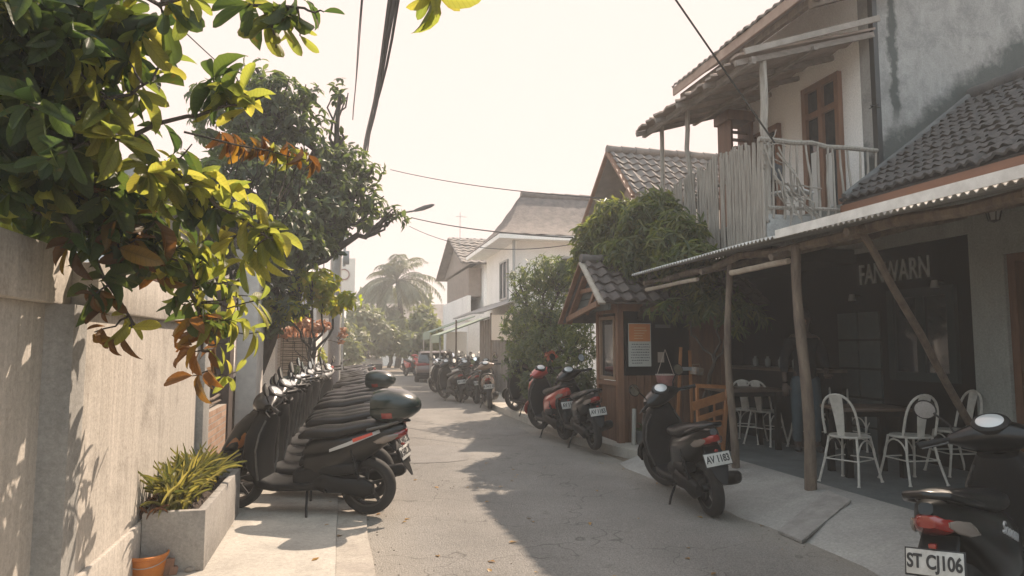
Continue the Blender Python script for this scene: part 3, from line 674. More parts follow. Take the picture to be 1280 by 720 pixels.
# side shop with rolled bamboo blind facing the camera
sh = thing('blind_shopfront', 'small shopfront with pale walls, dark doorway and orange awning left of the utility pole', 'shop', (-1.4, 15.6, 0))
b = MB(); b.bx((-1.6, 0, 0), (.02, 5, 3.1)); b.bx((.02, .3, 2.3), (1.15, 5, 3.1)); b.bx((.72, .3, 0), (.8, 5, 2.3)); b.build('wall', M_white, sh)
b = MB(); b.bx((.03, .5, 0), (.70, .55, 2.3)); b.build('doorway', M_dark, sh)
b = MB(); c = W(372, 415, Y=15.2)
for k in range(15):
    a = k*.085; b.tube([(-.35+a, -.25, 2.02+.05*math.sin(k*.9)), (-.35+a, -.55, 1.8+.04*math.sin(k*1.7)), (-.35+a, -.62, 1.68)], .03, 6)
b.build('awning_fringe', mat('orange_cloth', (.62, .2, .07), .8, var=(.5, .28, .16), vscale=14), sh)
bl = thing('bamboo_blind', 'hanging cream bamboo slat blind striped with dark gaps beside the orange awning', 'blind', (-1.05, 15.35, .45))
b = MB()
for k in range(44):
    z = k*.031; x = .31; s = .012*math.sin(k*.35)
    b.tube([(-x, s, z), (0, s+.006*math.sin(k), z+.006*math.sin(k*2.1)), (x, s, z+.004)], .0115, 6)
b.build('slats', mat('blind_cane', (.55, .47, .38), .7, var=(.38, .31, .24), vscale=12), bl)
b = MB()
for x in (-.2, 0, .2): b.tube([(x, -.02, -.02), (x, -.02, 1.37)], .006, 5)
b.build('cord', M_cable, bl)
# far left building with railing and round sign
fb = thing('far_left_building', 'hazy pale building with roof railing and square sign panel behind the big left tree', 'building', (-2.2, 21.5, 0))
b = MB(); b.bx((-3, 0, 0), (1.75, 6, 3.55)); b.bx((-3, 1.2, 3.55), (1.0, 6, 5.4)); b.build('wall', M_white, fb)
b = MB(); b.bx((-3.1, -.15, 3.55), (1.85, 0, 3.68)); b.bx((-3, 1.0, 5.4), (1.2, 6, 5.55)); b.build('cornice', M_gable, fb)
b = MB()
for k in range(12): b.tube([(-.3+k*.17, -.08, 3.68), (-.3+k*.17, -.08, 4.3)], .016, 5)
b.tube([(-.4, -.08, 4.3), (1.75, -.08, 4.3)], .025, 6); b.build('railing', M_iron, fb)
s_ = MB(); s_.bx((1.86, -.35, 2.55), (2.5, -.28, 4.15)); sp_ = s_.build('sign_panel', mat('sign_white', (.6, .57, .52), .7), fb)
s_ = MB(); s_.lathe([(.14, -.01), (.17, -.01), (.17, .01), (.14, .01)], c=(2.17, -.37, 3.65), axis=(0, 1, 0), closed=True); s_.build('round_emblem', mat('emblem_red', (.28, .17, .15), .7), sp_)
b = MB(); b.bx((2.13, -.28, 0), (2.2, -.22, 4.1)); b.build('sign_post', M_metal, fb)
window(fb, (0, 1.2, 1.0, 2.3), ('y', -.002, -1), M_wood, nx=2)
# ------------------------------------------------------------------ house A: balcony house with the stained gable wall
GX, GY = 6.64, 7.2
ha = thing('balcony_house', 'tall house with stained grey gable wall, white upper wall and a rustic roofed balcony', 'house', (GX, GY, 0))
L = lambda *p: V(*p)-V(GX, GY, 0)
b = MB()
EX, EZ, RX, RZ = 5.45, 5.95, 9.6, 8.6
b.prism([L(GX, GY, 0), L(13, GY, 0), L(13, GY, 6.5), L(RX, GY, RZ-.1), L(GX, GY, EZ+(RZ-EZ)*(GX-EX)/(RX-EX)-.12)], (0, .25, 0)); b.build('gable_wall', M_gable2, ha)
b = MB(); b.bx(L(GX, GY+.25, 2.7), L(GX+.2, 10.3, 6.5)); b.bx(L(GX, 10.1, 0), L(12, 10.3, 6.5)); b.build('upper_wall', M_white, ha)
b = MB(); b.bx(L(GX-.012, GY-.02, 2.95), L(GX+.06, GY+.06, 6.5)); b.build('corner_pipe', M_iron, ha)
# balcony slab
b = MB(); b.bx(L(5.0, GY, 2.98), L(GX, 10.1, 3.1)); b.bx(L(4.96, GY-.03, 2.72), L(GX-.2, GY+.1, 2.975)); b.build('balcony_slab', M_gable, ha)
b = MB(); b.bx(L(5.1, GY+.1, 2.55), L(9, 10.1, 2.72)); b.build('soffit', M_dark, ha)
# doors and windows
d1 = window(ha, (7.79-GY, 8.57-GY, 3.1, 5.30), ('x', -.004, -1), M_woodor, nx=2, trans=4.85, fw=.085, depth=.07)
b = MB(); b.bx(L(GX-.05, 7.98, 3.3), L(GX-.03, 8.11, 4.2)); b.bx(L(GX-.05, 8.25, 3.3), L(GX-.03, 8.42, 4.3)); b.build('curtain', mat('curtain_white', (.6, .58, .54), .9), d1)
d2 = window(ha, (9.15-GY, 9.85-GY, 3.1, 5.0), ('x', -.004, -1), M_woodor, nx=2, fw=.08, depth=.07)
# wall lamp
p = W(1034, 77, X=GX-.02); q = L(*p); wlp = MB(); wlp.tube([q+V(.02, 0, .06), q+V(-.1, 0, .1), q+V(-.2, .03, .05)], .012, 6); wlp.lathe([(0, 0), (.03, 0), (.055, -.09), (.0, -.09)], c=q+V(-.2, .03, .05)); wlp.build('wall_lamp', M_iron, ha)
p = W(1098, 134, X=GX-.02); q = L(*p); k_ = MB(); k_.tube([q+V(.02, 0, 0), q+V(-.1, .02, .02), q+V(-.14, -.05, -.02)], .012, 6); k_.tube([q+V(-.05, .1, .01), q+V(-.08, -.09, .0)], .008, 5); k_.build('tap_bracket', M_iron, ha)
# lower canopy: sagging bamboo/zinc sheet from the wall to the posts
def canopy():
    b = MB(); n, m_ = 40, 14; vs = []
    for i in range(n+1):
        y = 7.15+(10.2-7.15)*i/n
        for j in range(m_+1):
            x = 4.62+(GX-4.62)*j/m_; z = 5.02+(5.62-5.02)*(j/m_)+.018*math.sin(i*1.57)+.02*math.sin(y*2.3+x)
            if j == 0: x += .05*math.sin(i*2.9)*rng.uniform(.2, 1)
            vs.append(L(x, y, z))
    fs = [(i*(m_+1)+j, i*(m_+1)+j+1, (i+1)*(m_+1)+j+1, (i+1)*(m_+1)+j) for i in range(n) for j in range(m_)]
    o = len(vs); vs2 = [v+V(0, 0, .03) for v in vs]
    b.add(vs, fs, False); b.add(vs2, fs, False)
    ed = [j for j in range(m_+1)]+[i*(m_+1)+m_ for i in range(1, n+1)]+[n*(m_+1)+j for j in range(m_-1, -1, -1)]+[i*(m_+1) for i in range(n-1, 0, -1)]
    b.add(vs+vs2, [(ed[k], ed[(k+1) % len(ed)], o+ed[(k+1) % len(ed)], o+ed[k]) for k in range(len(ed))])
    b.build('canopy_sheet', M_rust, ha, fix=False)
    b = MB()
    b.beam(L(4.8, 7.1, 4.98), L(4.8, 10.25, 5.0), .06, .09)
    for y in (7.2, 7.95, 8.7, 9.4, 10.1): b.beam(L(4.6, y, 4.95), L(GX, y, 5.55), .05, .07)
    b.beam(L(5.7, 7.12, 5.24), L(5.7, 10.2, 5.24), .05, .05)
    b.build('canopy_rafters', mat('grey_timber', (.27, .23, .2), .85, var=(.16, .135, .115), vscale=6, bump=.3, stretch=(1, 1, 3)), ha)
    b = MB(); b.beam(L(4.66, 7.08, 5.06), L(GX+.0, 7.08, 5.72), .03, .075); b.build('canopy_bargeboard', mat('bleached_board', (.34, .29, .25), .8, var=(.22, .19, .16), vscale=5), ha)
canopy()
for (x, y, zt, r_) in ((4.98, 9.95, 5.1, .04), (4.98, 9.1, 5.05, .04), (5.02, 7.25, 5.1, .055)):
    b = MB(); limb(b, L(x, y, 3.0), L(x, y, zt), r_, r_*.85, wob=.012); b.build('post', M_bamboo, ha)
# main roof
tile_roof('roof', L(EX, 6.85, EZ), V(0, 3.6, 0), V(RX-EX, 0, RZ-EZ), M_tile3, ha, tw=.16, th=.3, amp=.014)
b = MB(); b.bx(L(EX, 6.85, EZ-.14), L(EX+.03, 10.45, EZ+.0)); b.beam(L(EX, 6.84, EZ-.04), L(RX, 6.84, RZ-.06), .03, .2); b.build('fascia', mat('faded_fascia', (.36, .26, .2), .8, var=(.25, .17, .13)), ha)
b = MB(); b.beam(L(5.55, 7.0, EZ-.22), L(GX+.3, 7.0, EZ+.28), .08, .1); b.beam(L(5.6, 6.9, EZ-.16), L(5.6, 10.4, EZ-.16), .07, .09); b.build('roof_beam', M_pole, ha)
# stick railing facing the camera
rl = MB(); y = GY-.0
limb(rl, L(4.9, y, 4.03), L(GX-.02, y, 4.0), .032, .03, wob=.008)
rl.tube([L(5.0, y, 3.18), L(5.9, y, 3.2), L(GX-.02, y, 3.17)], .025, 6)
for k in range(13):
    x = 5.08+k*.125; limb(rl, L(x+rng.normal()*.02, y, 3.05), L(x+rng.normal()*.025, y, 4.01), .018, .013, n=4, wob=.02, k=6)
limb(rl, L(5.1, y-.02, 3.5), L(5.75, y-.02, 3.45), .012, .01, wob=.03); 
rl.build('stick_railing', M_bamboo, ha)
b = MB()
for k in range(9):
    a = L(4.98+rng.uniform(-.05, .35), y-.06, 3.95-rng.uniform(0, .5)); c = L(5.35+rng.uniform(-.1, .45), y-.1, 2.7+rng.uniform(0, .5)); limb(b, a, c, .012, .008, n=6, wob=.09, k=5)
for k in range(8):
    a = L(4.95, y-.02, 4.0-k*.05); limb(b, a, a+V(rng.uniform(-.15, .35), -.03, rng.uniform(-.15, .25)), .009, .005, n=4, wob=.12, k=5)
b.build('dry_twigs', M_bamboo, ha)
# bamboo palisade along the street side
bf = thing('bamboo_fence', 'grey palisade of upright bamboo poles along the street edge of the balcony', 'fence', (4.96, GY, 2.76))
b = MB(); ys = np.arange(0, 3.75, .034)
for i, yy in enumerate(ys):
    zb = -.02+.0*yy+rng.normal()*.015; zt = 1.27+.06*math.sin(yy*2)+rng.normal()*.035; r_ = .0155*rng.uniform(.75, 1.15); dx = rng.normal()*.008
    b.tube([(dx, yy, zb), (dx+rng.normal()*.006, yy+rng.normal()*.006, (zb+zt)/2), (dx+rng.normal()*.01, yy+rng.normal()*.012, zt)], r_, 6)
b.build('palisade', M_bamboo, bf)
b = MB()
for z in (.25, .95): b.tube([(.04, 0, z), (.04, 3.7, z)], .02, 6)
b.build('rail', M_bamboo, bf)
# louvred vent box at the far end of the balcony
p0 = W(913, 185, X=5.6); vb = thing('louvre_box', 'small brown louvred timber box standing at the far end of the balcony', 'vent', (5.9, 9.85, 3.1))
a = W(914, 186, Y=9.7); c = W(941, 140, Y=9.7); x0 = a.x-5.9; x1 = c.x-5.9; z1 = c.z-3.1
b = MB(); b.bx((x0, -.15, 0), (x0+.04, .25, z1)); b.bx((x1-.04, -.15, 0), (x1, .25, z1)); b.bx((x0-.05, -.18, z1-.16), (x1+.02, .28, z1)); b.build('frame', M_wood, vb)
b = MB()
for k in range(5): b.box(((x0+x1)/2, .05, z1-.3-k*.13), (x1-x0-.08, .22, .02), rot=(.5, 0, 0))
b.build('louvre', M_wood, vb)

# things left on the balcony
def plastic_seat(loc):
    t = thing('balcony_chair', 'pale chair with cloth draped over it behind the balcony railing', 'chair', loc, .5)
    b = MB(); b.box((0, 0, .42), (.42, .42, .03), bev=.01); b.build('seat', M_white, t)
    b = MB(); b.tube([(-.2, .2, .42), (-.21, .26, .72), (-.15, .28, .85), (.15, .28, .85), (.21, .26, .72), (.2, .2, .42)], .014, 7); b.build('backrest', M_metal, t)
    for x in (-.18, .18):
        for y_ in (-.18, .18): q = MB(); q.tube([(x, y_, .42), (x*1.12, y_*1.12, 0)], .012, 6); q.build('leg', M_metal, t)
    b = MB(); b.box((.02, .24, .74), (.34, .09, .26), bev=.03); b.build('cloth', mat('dark_cloth', (.07, .075, .08), .9), t)
plastic_seat((5.75, 7.75, 3.1))

# ------------------------------------------------------------------ cafe building
FX = 6.3
cf = thing('cafe_building', 'single storey cafe with tiled roof, orange fascia and black painted front under the awning', 'cafe', (FX, 6.5, .2))
K = lambda *p: V(*p)-V(FX, 6.5, .2)
b = MB(); b.bx(K(FX, -4, 2.66), K(FX+.2, 9.9, 3.35)); b.bx(K(FX, 5.3, .2), K(FX+.22, 5.68, 2.66)); b.bx(K(FX, -4, .2), K(FX+.2, 4.2, 2.66)); b.bx(K(FX, 4.2, 2.4), K(FX+.2, 5.3, 2.66)); b.build('front_wall', mat_plaster('cafe_plaster', (.30, .31, .285), (.23, .24, .22), (.13, .135, .13), streak=(1, 1, .4), s=2, dirt=.45), cf)
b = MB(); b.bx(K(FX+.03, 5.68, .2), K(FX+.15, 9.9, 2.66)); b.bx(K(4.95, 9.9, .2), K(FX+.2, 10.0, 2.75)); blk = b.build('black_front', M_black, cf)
M_sign = mat('sign_letter', (.42, .44, .43), .8, var=(.26, .28, .27), vscale=12)
text('sign_lettering', 'FANWARN', .36, M_sign, cf, K(FX+.018, 6.72, 2.37), (R(90), 0, R(-90)), ext=.008, sx=.60)
# pale tiled panel in the black front
b = MB(); ya, yb = W(1047, 430, X=FX).y, W(1101, 430, X=FX).y
for i in range(2):
    for j in range(5):
        y_0 = ya+(yb-ya)*i/2; y_1 = ya+(yb-ya)*(i+1)/2; z0 = 1.93-.36*(j+1); b.bx(K(FX+.0, y_1+.015, z0+.015), K(FX+.028, y_0-.015, z0+.345))
b.build('tile_panel', mat('pale_tile', (.045, .058, .056), .6, var=(.036, .046, .045), vscale=4, spec=.15), cf)
ya, yb = W(1112, 430, X=FX).y, W(1197, 430, X=FX).y
window(cf, (yb-6.5, ya-6.5, .9, 1.95), ('x', .03, -1), mat('teal_frame', (.018, .026, .026), .6, spec=.1), nx=2, depth=.05, fw=.1)
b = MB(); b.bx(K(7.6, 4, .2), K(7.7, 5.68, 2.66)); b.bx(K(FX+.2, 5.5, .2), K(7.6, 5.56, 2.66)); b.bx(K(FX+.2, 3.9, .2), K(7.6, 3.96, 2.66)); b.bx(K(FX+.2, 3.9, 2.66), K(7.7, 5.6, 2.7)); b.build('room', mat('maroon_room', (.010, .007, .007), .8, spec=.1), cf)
b = MB(); b.bx(K(FX+.04, 4.2, .2), K(FX+.16, 4.28, 2.4)); b.bx(K(FX+.04, 5.22, .2), K(FX+.16, 5.3, 2.4)); b.bx(K(FX+.04, 4.28, 2.32), K(FX+.16, 5.22, 2.4)); b.build('door_frame', M_wood, cf)
tile_roof('tiled_roof', K(6.02, -3.5, 3.30), V(0, GY-.02+3.5, 0), V(8.12-6.02, 0, 4.80-3.30), mat('dark_pantile', (.095, .08, .072), .88, var=(.045, .042, .04), vscale=9, bump=.6, bscale=70), cf, tw=.135, th=.17, amp=.022)
b = MB(); b.bx(K(8.1, -3.5, 4.6), K(8.3, GY-.02, 4.86)); b.build('roof_back', M_gable, cf)
ridge_caps('ridge_tile', K(8.14, GY-.05, 4.86), K(8.14, -3.5, 4.86), M_tile, cf)
b = MB(); b.tube([K(6.05, GY-.06, 3.36), K(7.1, GY-.06, 4.11), K(8.12, GY-.06, 4.86)], .045, 8); b.build('flashing', mat('dark_flashing', (.15, .15, .145), .85, var=(.08, .08, .078)), cf)
b = MB(); b.bx(K(6.0, -3.5, 3.04), K(6.05, GY-.04, 3.24)); b.bx(K(6.05, GY-.09, 2.9), K(6.3, GY-.04, 3.26)); b.build('fascia', M_fascia, cf)
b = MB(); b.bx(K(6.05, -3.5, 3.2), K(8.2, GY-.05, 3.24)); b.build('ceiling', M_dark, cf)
# small wall spots, wall lantern, lit lamp
def at_front(px, py, off=.06): return W(px, py, X=FX-off)
for k, (px, py) in enumerate(((1065, 373), (1168, 356))):
    p = at_front(px, py, .1); t = thing('wall_spotlight', ['small dark wall spotlight above the pale tiled panel', 'small dark wall spotlight right of the painted sign'][k], 'lamp', p, group='spotlights on the black front')
    b = MB(); b.tube([(.12, 0, .03), (0, 0, .04)], .012, 6); b.build('arm', M_iron, t)
    b = MB(); b.lathe([(0, .05), (.03, .05), (.045, -.03), (.0, -.03)], n=14); b.build('lamp_head', M_metal, t)
p = W(1242, 266, X=FX-.1); t = thing('wall_lantern', 'black hexagonal wall lantern under the eave near the right edge', 'lantern', p)
b = MB(); b.lathe([(0, .11), (.03, .1), (.075, .04), (.07, .03), (.07, .025)], n=6); b.lathe([(.02, -.09), (.045, -.08), (.05, -.075), (0, -.1)], n=6); b.tube([(.1, 0, .06), (.03, 0, .11)], .012, 6)
for k in range(6):
    a = k*math.pi/3; b.tube([(.068*math.cos(a), .068*math.sin(a), .03), (.045*math.cos(a), .045*math.sin(a), -.08)], .006, 5)
b.build('cage', M_iron, t)
b = MB(); b.lathe([(.062, .025), (.042, -.075)], n=6); b.build('lantern_glass', mat('lantern_glass', (.35, .35, .33), .2), t)
p = W(1272, 376, X=FX+.55); t = thing('hanging_lamp', 'small lit warm white lamp glowing inside the dark doorway', 'lamp', p)
b = MB(); b.lathe([(0, .035), (.035, .03), (.042, .0), (.028, -.04), (0, -.05)], n=18); b.build('lit_shade', mat('lit_shade', (.9, .8, .6), .4, emit=((1, .78, .45), 9)), t)
b = MB(); b.tube([(0, 0, .03), (0, 0, .5)], .005, 5); b.build('flex', M_cable, t)
lp = bpy.data.lights.new('lamp_glow', 'POINT'); lp.energy = 4; lp.color = (1, .7, .4); lp.shadow_soft_size = .05; o = bpy.data.objects.new('lamp_glow', lp); COL.objects.link(o); o.parent = t; o.location = (-.05, 0, -.12)

# ------------------------------------------------------------------ corrugated awning on round poles
aw = thing('corrugated_awning', 'corrugated sheet awning on crooked wooden poles shading the cafe terrace', 'awning', (4.12, 6, .2))
A_ = lambda *p: V(*p)-V(4.12, 6, .2)
def corr(name, x0, x1, y0, y1, z0, z1, m, pitch=.062, amp=.013, parent=None, f=A_):
    b = MB(); n = int((y1-y0)/pitch*6); ny = 5; vs = []
    for i in range(n+1):
        y = y0+(y1-y0)*i/n
        for j in range(ny):
            t = j/(ny-1); vs.append(f(x0+(x1-x0)*t+(.012*math.sin(y*3) if j == 0 else 0), y, z0+(z1-z0)*t+amp*math.sin(2*math.pi*(y-y0)/pitch)+.015*math.sin(y*1.3)))
    fs = [(i*ny+j, i*ny+j+1, (i+1)*ny+j+1, (i+1)*ny+j) for i in range(n) for j in range(ny-1)]
    o = len(vs); b.add(vs, fs, True); vs2 = [v+V(0, 0, .008) for v in vs]; b.add(vs2, fs, True)
    b.add(vs+vs2, [(i*ny, (i+1)*ny, o+(i+1)*ny, o+i*ny) for i in range(n)]+[(j, j+1, o+j+1, o+j) for j in range(ny-1)]+[(n*ny+j, n*ny+j+1, o+n*ny+j+1, o+n*ny+j) for j in range(ny-1)])
    return b.build(name, m, parent, fix=False)
corr('roof_sheet', 3.80, 6.1, 1.0, 8.6, 2.47, 2.98, M_corr, parent=aw)
b = MB(); b.beam(A_(3.783, 1, 2.50), A_(3.783, 5.35, 2.505), .012, .075); b.build('edge_flashing', mat('white_flashing', (.72, .69, .64), .5, var=(.5, .47, .43), vscale=6), aw)
b = MB(); limb(b, A_(4.12, 1, 2.45), A_(4.1, 4.8, 2.44), .05, .045, wob=.006); limb(b, A_(4.14, 4.7, 2.43), A_(4.05, 8.65, 2.36), .045, .035, wob=.01); b.build('eave_beam', M_pole, aw)
for y in (1.6, 3.1, 4.6, 5.6, 6.9, 7.7, 8.4):
    b = MB(); limb(b, A_(3.9, y, 2.33 if y > 5 else 2.41), A_(6.25, y+.05, 2.84), .035, .03, wob=.01); b.build('rafter', M_pole, aw)
b = MB(); sp_m = mat('bleached_pole', (.46, .39, .31), .8, var=(.3, .24, .19), vscale=9); a = W(808, 362, X=3.98); c = W(872, 349, X=4.0); limb(b, A_(*a), A_(*c), .028, .024, wob=.01); b.build('short_pole', sp_m, aw); b = MB(); a = W(914, 341, X=4.0); c = W(986, 326, X=4.05); limb(b, A_(*a), A_(*c), .032, .03, wob=.01); b.build('short_pole', sp_m, aw)
for (x, y, xt, yt, z, r_, s_) in ((4.14, 5.47, 4.09, 5.46, 2.43, .048, 1), (4.11, 6.68, 4.1, 6.66, 2.40, .038, 2), (4.15, 2.6, 4.12, 2.6, 2.42, .055, 3)):
    b = MB(); pts = []
    for k in range(11):
        t = k/10; pts.append(A_(x+(xt-x)*t+.022*math.sin(t*5+s_), y+(yt-y)*t+.02*math.sin(t*6.5+s_*2), .19+(z-.19)*t))
    b.tube(pts, [r_*(1.12-.25*k/10+.04*math.sin(k*2.2)) for k in range(11)], 12); o = b.build('pole', M_pole, aw)
    if False:
        b = MB(); b.tube([Vector(pts[k]) for k in (6, 7, 8)], .0535, 14); b.build('orange_wrap', mat('orange_wrap', (.15, .065, .035), .8, var=(.25, .09, .04), vscale=9), o)
b = MB(); a = W(1079, 292, X=4.12); c = W(1226, 556, X=5.95); limb(b, A_(*a), A_(*c), .03, .036, wob=.004, n=9); b.build('brace', M_pole, aw)

# ------------------------------------------------------------------ kiosk
kk = thing('kiosk', 'small brown wooden kiosk with tiled gable roof at the kerb beyond the cafe', 'kiosk', (3.9, 9.24, .115))
Q = lambda *p: V(*p)-V(3.9, 9.24, .115)
def boards(mb, a, c, z0, z1, n, th=.02, axis='x'):
    for i in range(n):
        t0, t1 = i/n, (i+1)/n-.006; d = rng.uniform(0, .006)
        p, q = Vector(a).lerp(Vector(c), t0), Vector(a).lerp(Vector(c), t1)
        if axis == 'x': mb.bx((p.x, p.y-th-d, z0), (q.x, p.y, z1))
        else: mb.bx((p.x-th-d, p.y, z0), (p.x, q.y, z1))
b = MB(); boards(b, Q(3.9, 9.24, 0), Q(5.6, 9.24, 0), 0, .95, 14); boards(b, Q(3.9, 9.26, 0), Q(3.9, 10.0, 0), 0, .82, 6, axis='y'); b.bx(Q(5.0, 9.22, .115), Q(5.6, 9.24, 2.05)); b.bx(Q(4.0, 9.6, 1.9), Q(5.6, 9.62, 2.3)); b.build('board_wall', M_wood, kk)
b = MB()
for x, y in ((3.87, 9.2), (3.87, 9.98), (5.55, 9.25)): b.bx(Q(x-.04, y-.04, .115), Q(x+.05, y+.05, 2.2))
b.bx(Q(3.83, 9.25, 1.98), Q(3.9, 9.94, 2.12)); b.bx(Q(3.92, 9.17, 2.0), Q(5.5, 9.24, 2.12)); b.bx(Q(3.83, 9.25, .92), Q(3.92, 9.94, .98)); b.build('post_frame', M_woodor, kk)
window(kk, (9.32-9.24, 9.92-9.24, .88, 1.82), ('x', -.01, -1), mat('pale_frame', (.26, .17, .1), .6, var=(.18, .11, .07)), nx=1, depth=.05, fw=.05)
b = MB(); b.bx(Q(4.0, 9.30, .115), Q(5.5, 9.36, 2.1)); b.build('dark_inside', M_dark, kk)
AP, NE, FE = (9.62, 2.72), (8.84, 2.08), (10.62, 1.86)
N_ = tile_roof('tiled_roof', Q(3.48, NE[0], NE[1]+.05), V(2.6, 0, 0), V(0, AP[0]-NE[0], AP[1]-NE[1]), mat('kiosk_tile', (.13, .10, .085), .85, var=(.06, .052, .05), vscale=7, bump=.5), kk, tw=.2, th=.2, amp=.03)
tile_roof('back_roof', Q(6.08, FE[0], FE[1]+.05), V(-2.6, 0, 0), V(0, AP[0]-FE[0], AP[1]-FE[1]), M_tile, kk, tw=.2, th=.2, amp=.03)
ridge_caps('ridge_tile', Q(3.44, AP[0], AP[1]+.08), Q(6.1, AP[0], AP[1]+.08), M_tile, kk, r=.07, L=.28)
b = MB(); b.beam(Q(3.46, NE[0]-.03, NE[1]), Q(3.46, AP[0], AP[1]+.02), .03, .10, up=(1, 0, .01)); b.build('bargeboard', mat('pale_board', (.42, .36, .3), .75, var=(.3, .25, .2), vscale=6), kk)
b = MB(); b.beam(Q(3.47, FE[0]+.03, FE[1]), Q(3.47, AP[0], AP[1]+.02), .03, .12, up=(1, 0, .01)); b.beam(Q(3.55, FE[0]-.1, FE[1]+.0), Q(3.55, AP[0]+.1, AP[1]-.18), .05, .09, up=(1, 0, .01)); b.beam(Q(3.52, 9.12, 2.1), Q(3.52, 10.5, 1.92), .05, .08); b.beam(Q(3.56, 9.7, 1.98), Q(3.56, 9.3, 2.32), .04, .06); b.beam(Q(3.56, 9.3, 2.33), Q(3.56, 9.98, 2.33), .04, .06); b.build('gable_frame', M_woodor, kk)
b = MB()
for k in range(6):
    z = 2.0+k*.105; ya = 9.62-(2.62-z)*1.15; yb = 9.62+(2.62-z)*1.25; b.bx(Q(3.6+.015*(k % 2), ya, z), Q(3.625+.015*(k % 2), yb, z+.095))
b.build('gable_boards', mat('teal_boards', (.07, .08, .075), .8), kk)
# posters
def poster(name, label, x0, x1, z0, z1, y, rows):
    p = thing(name, label, 'poster', ((x0+x1)/2, y, z0)); wd = x1-x0; h_ = z1-z0
    return p, wd, h_
a = W(785, 404, Y=9.19); c = W(814, 458, Y=9.19)
p, wd, h_ = poster('menu_poster', 'poster with orange top half and white lower half of dark handwriting on the kiosk wall', a.x, c.x, c.z, a.z, 9.19, 0)
b = MB(); b.bx((-wd/2, -.006, 0), (wd/2, 0, h_)); b.build('paper', mat('paper', (.42, .42, .38), .8), p)
b = MB(); b.bx((-wd/2+.01, -.01, h_*.58), (wd/2-.012, -.0062, h_-.01)); ot = b.build('orange_half', mat('poster_orange', (.45, .14, .04), .7, var=(.5, .2, .06), vscale=9), p)
b = MB()
for k in range(5): b.bx((-wd*.25, -.013, h_*(.64+k*.06)), (wd*(.12+.2*rng.random()), -.0102, h_*(.66+k*.06)))
b.build('pale_lines', mat('poster_pale', (.55, .35, .2), .7), ot)
b = MB()
for k in range(8):
    z = h_*(.07+k*.062); x = -wd*.4+.02*rng.random()
    while x < wd*(.4 if k != 0 else .1):
        l = rng.uniform(.012, .035); b.bx((x, -.0075, z), (min(x+l, wd*.46), -.0062, z+.008+.006*rng.random())); x += l+.009
b.build('handwriting', mat('ink', (.03, .03, .035), .8), p)
a = W(822, 440, Y=9.19); c = W(831, 453, Y=9.19)
b = MB(); b.bx((-.05, -.006, 0), (.05, 0, .15)); q = b.build('paper_notice', mat('buff_paper', (.3, .24, .19), .8)); q.location = (a.x+.05, 9.19, c.z); tag(q, 'small plain buff paper notice right of the orange poster', 'notice')
a = W(828, 410, Y=9.19); b = MB(); b.bx((-.12, -.02, 0), (.12, 0, .05)); q = b.build('name_board', mat('board_grey', (.10, .10, .095), .8)); q.location = a; tag(q, 'thin grey board high on the dark kiosk side', 'board')
# hanging basket
p = W(832, 474, Y=8.95); t = thing('hanging_basket', 'pink woven basket hanging at the kiosk front', 'basket', p)
b = MB(); b.lathe([(0, -.11), (.07, -.105), (.12, -.04), (.14, .06), (.135, .07), (.11, -.03), (.06, -.09), (0, -.095)], n=20); b.build('bowl', mat('pink_weave', (.34, .15, .13), .8, var=(.24, .1, .09), vscale=24, bump=.8, bscale=90), t)
b = MB(); b.tube([(.14*math.cos(a_), .14*math.sin(a_), .065) for a_ in np.linspace(0, 2*math.pi, 25)], .008, 6)
for s_ in (-1, 1): b.tube([(s_*.13, 0, .065), (0, 0, .42)], .004, 5)
b.build('rim', mat('pale_cane', (.45, .38, .32), .7), t)
# short grey pipe bollard, pots at kiosk foot
a = W(792, 556, Z=.12); c = W(798, 514, d=a.y*.95)
t = thing('pipe_post', 'short pale pipe leaning against the kiosk foot', 'pipe', (a.x, a.y, .115)); b = MB(); b.tube([(0, 0, 0), (.03, .03, .5)], .03, 10); b.build('pipe', mat('pale_pipe', (.3, .29, .26), .7), t)
for k, (px, py, s_) in enumerate(((806, 556, 1.0), (818, 548, .8), (786, 553, .6))):
    a = W(px, py, Z=.12); t = thing('flower_pot', ['dark pot right of the pipe at the kiosk foot', 'small pot nearest the scooter at the kiosk foot', 'tiny pot left of the pipe at the kiosk foot'][k], 'pot', (a.x, a.y+.1, .115), group='pots at the kiosk foot')
    b = MB(); b.lathe([(0, 0), (.07*s_, 0), (.1*s_, .16*s_), (.11*s_, .165*s_), (.11*s_, .19*s_), (.09*s_, .19*s_), (.085*s_, .16*s_), (0, .15*s_)], n=18); b.build('pot_body', mat('dark_pot', (.06, .065, .065), .7), t)
    leaves('pot_leaves', *whorls([(0, 0, .22*s_), (.03, .02, .26*s_)], 7, .1, .2), 'mid', mat_leaf('dark_leaf', [(.02, .045, .015), (.04, .07, .02)], .35), t)

# ------------------------------------------------------------------ orange folding bench and easel
p = W(892, 578, Z=.2); t = thing('wooden_rack', 'orange varnished wooden rack of slanting boards beside the thin awning pole', 'rack', (p.x, p.y+.55, .2), .1)
ox, oy = p.x, p.y+.55
def E(px, py, dy=0): 
    q = W(px, py, Y=oy+dy); return Matrix.Rotation(-.1, 3, 'Z') @ (q-V(ox, oy, .2))
b = MB()
b.beam(E(868, 482), E(911, 484), .03, .045); b.beam(E(909, 484), E(903, 572), .035, .04, up=(0, 1, 0)); b.beam(E(871, 482), E(874, 570), .03, .035, up=(0, 1, 0)); b.build('frame', M_orange, t)
b = MB(); b.beam(E(866, 508, -.06), E(906, 495, -.04), .025, .10); b.beam(E(872, 524, -.1), E(904, 514, -.05), .02, .06); b.bx(E(880, 556, -.03), E(904, 526, -.05)); b.build('slanted_board', M_orange, t)
b = MB(); b.beam(E(893, 505, .02), E(893, 528, .02), .015, .02, up=(0, 1, 0)); b.build('peg', M_orange, t)
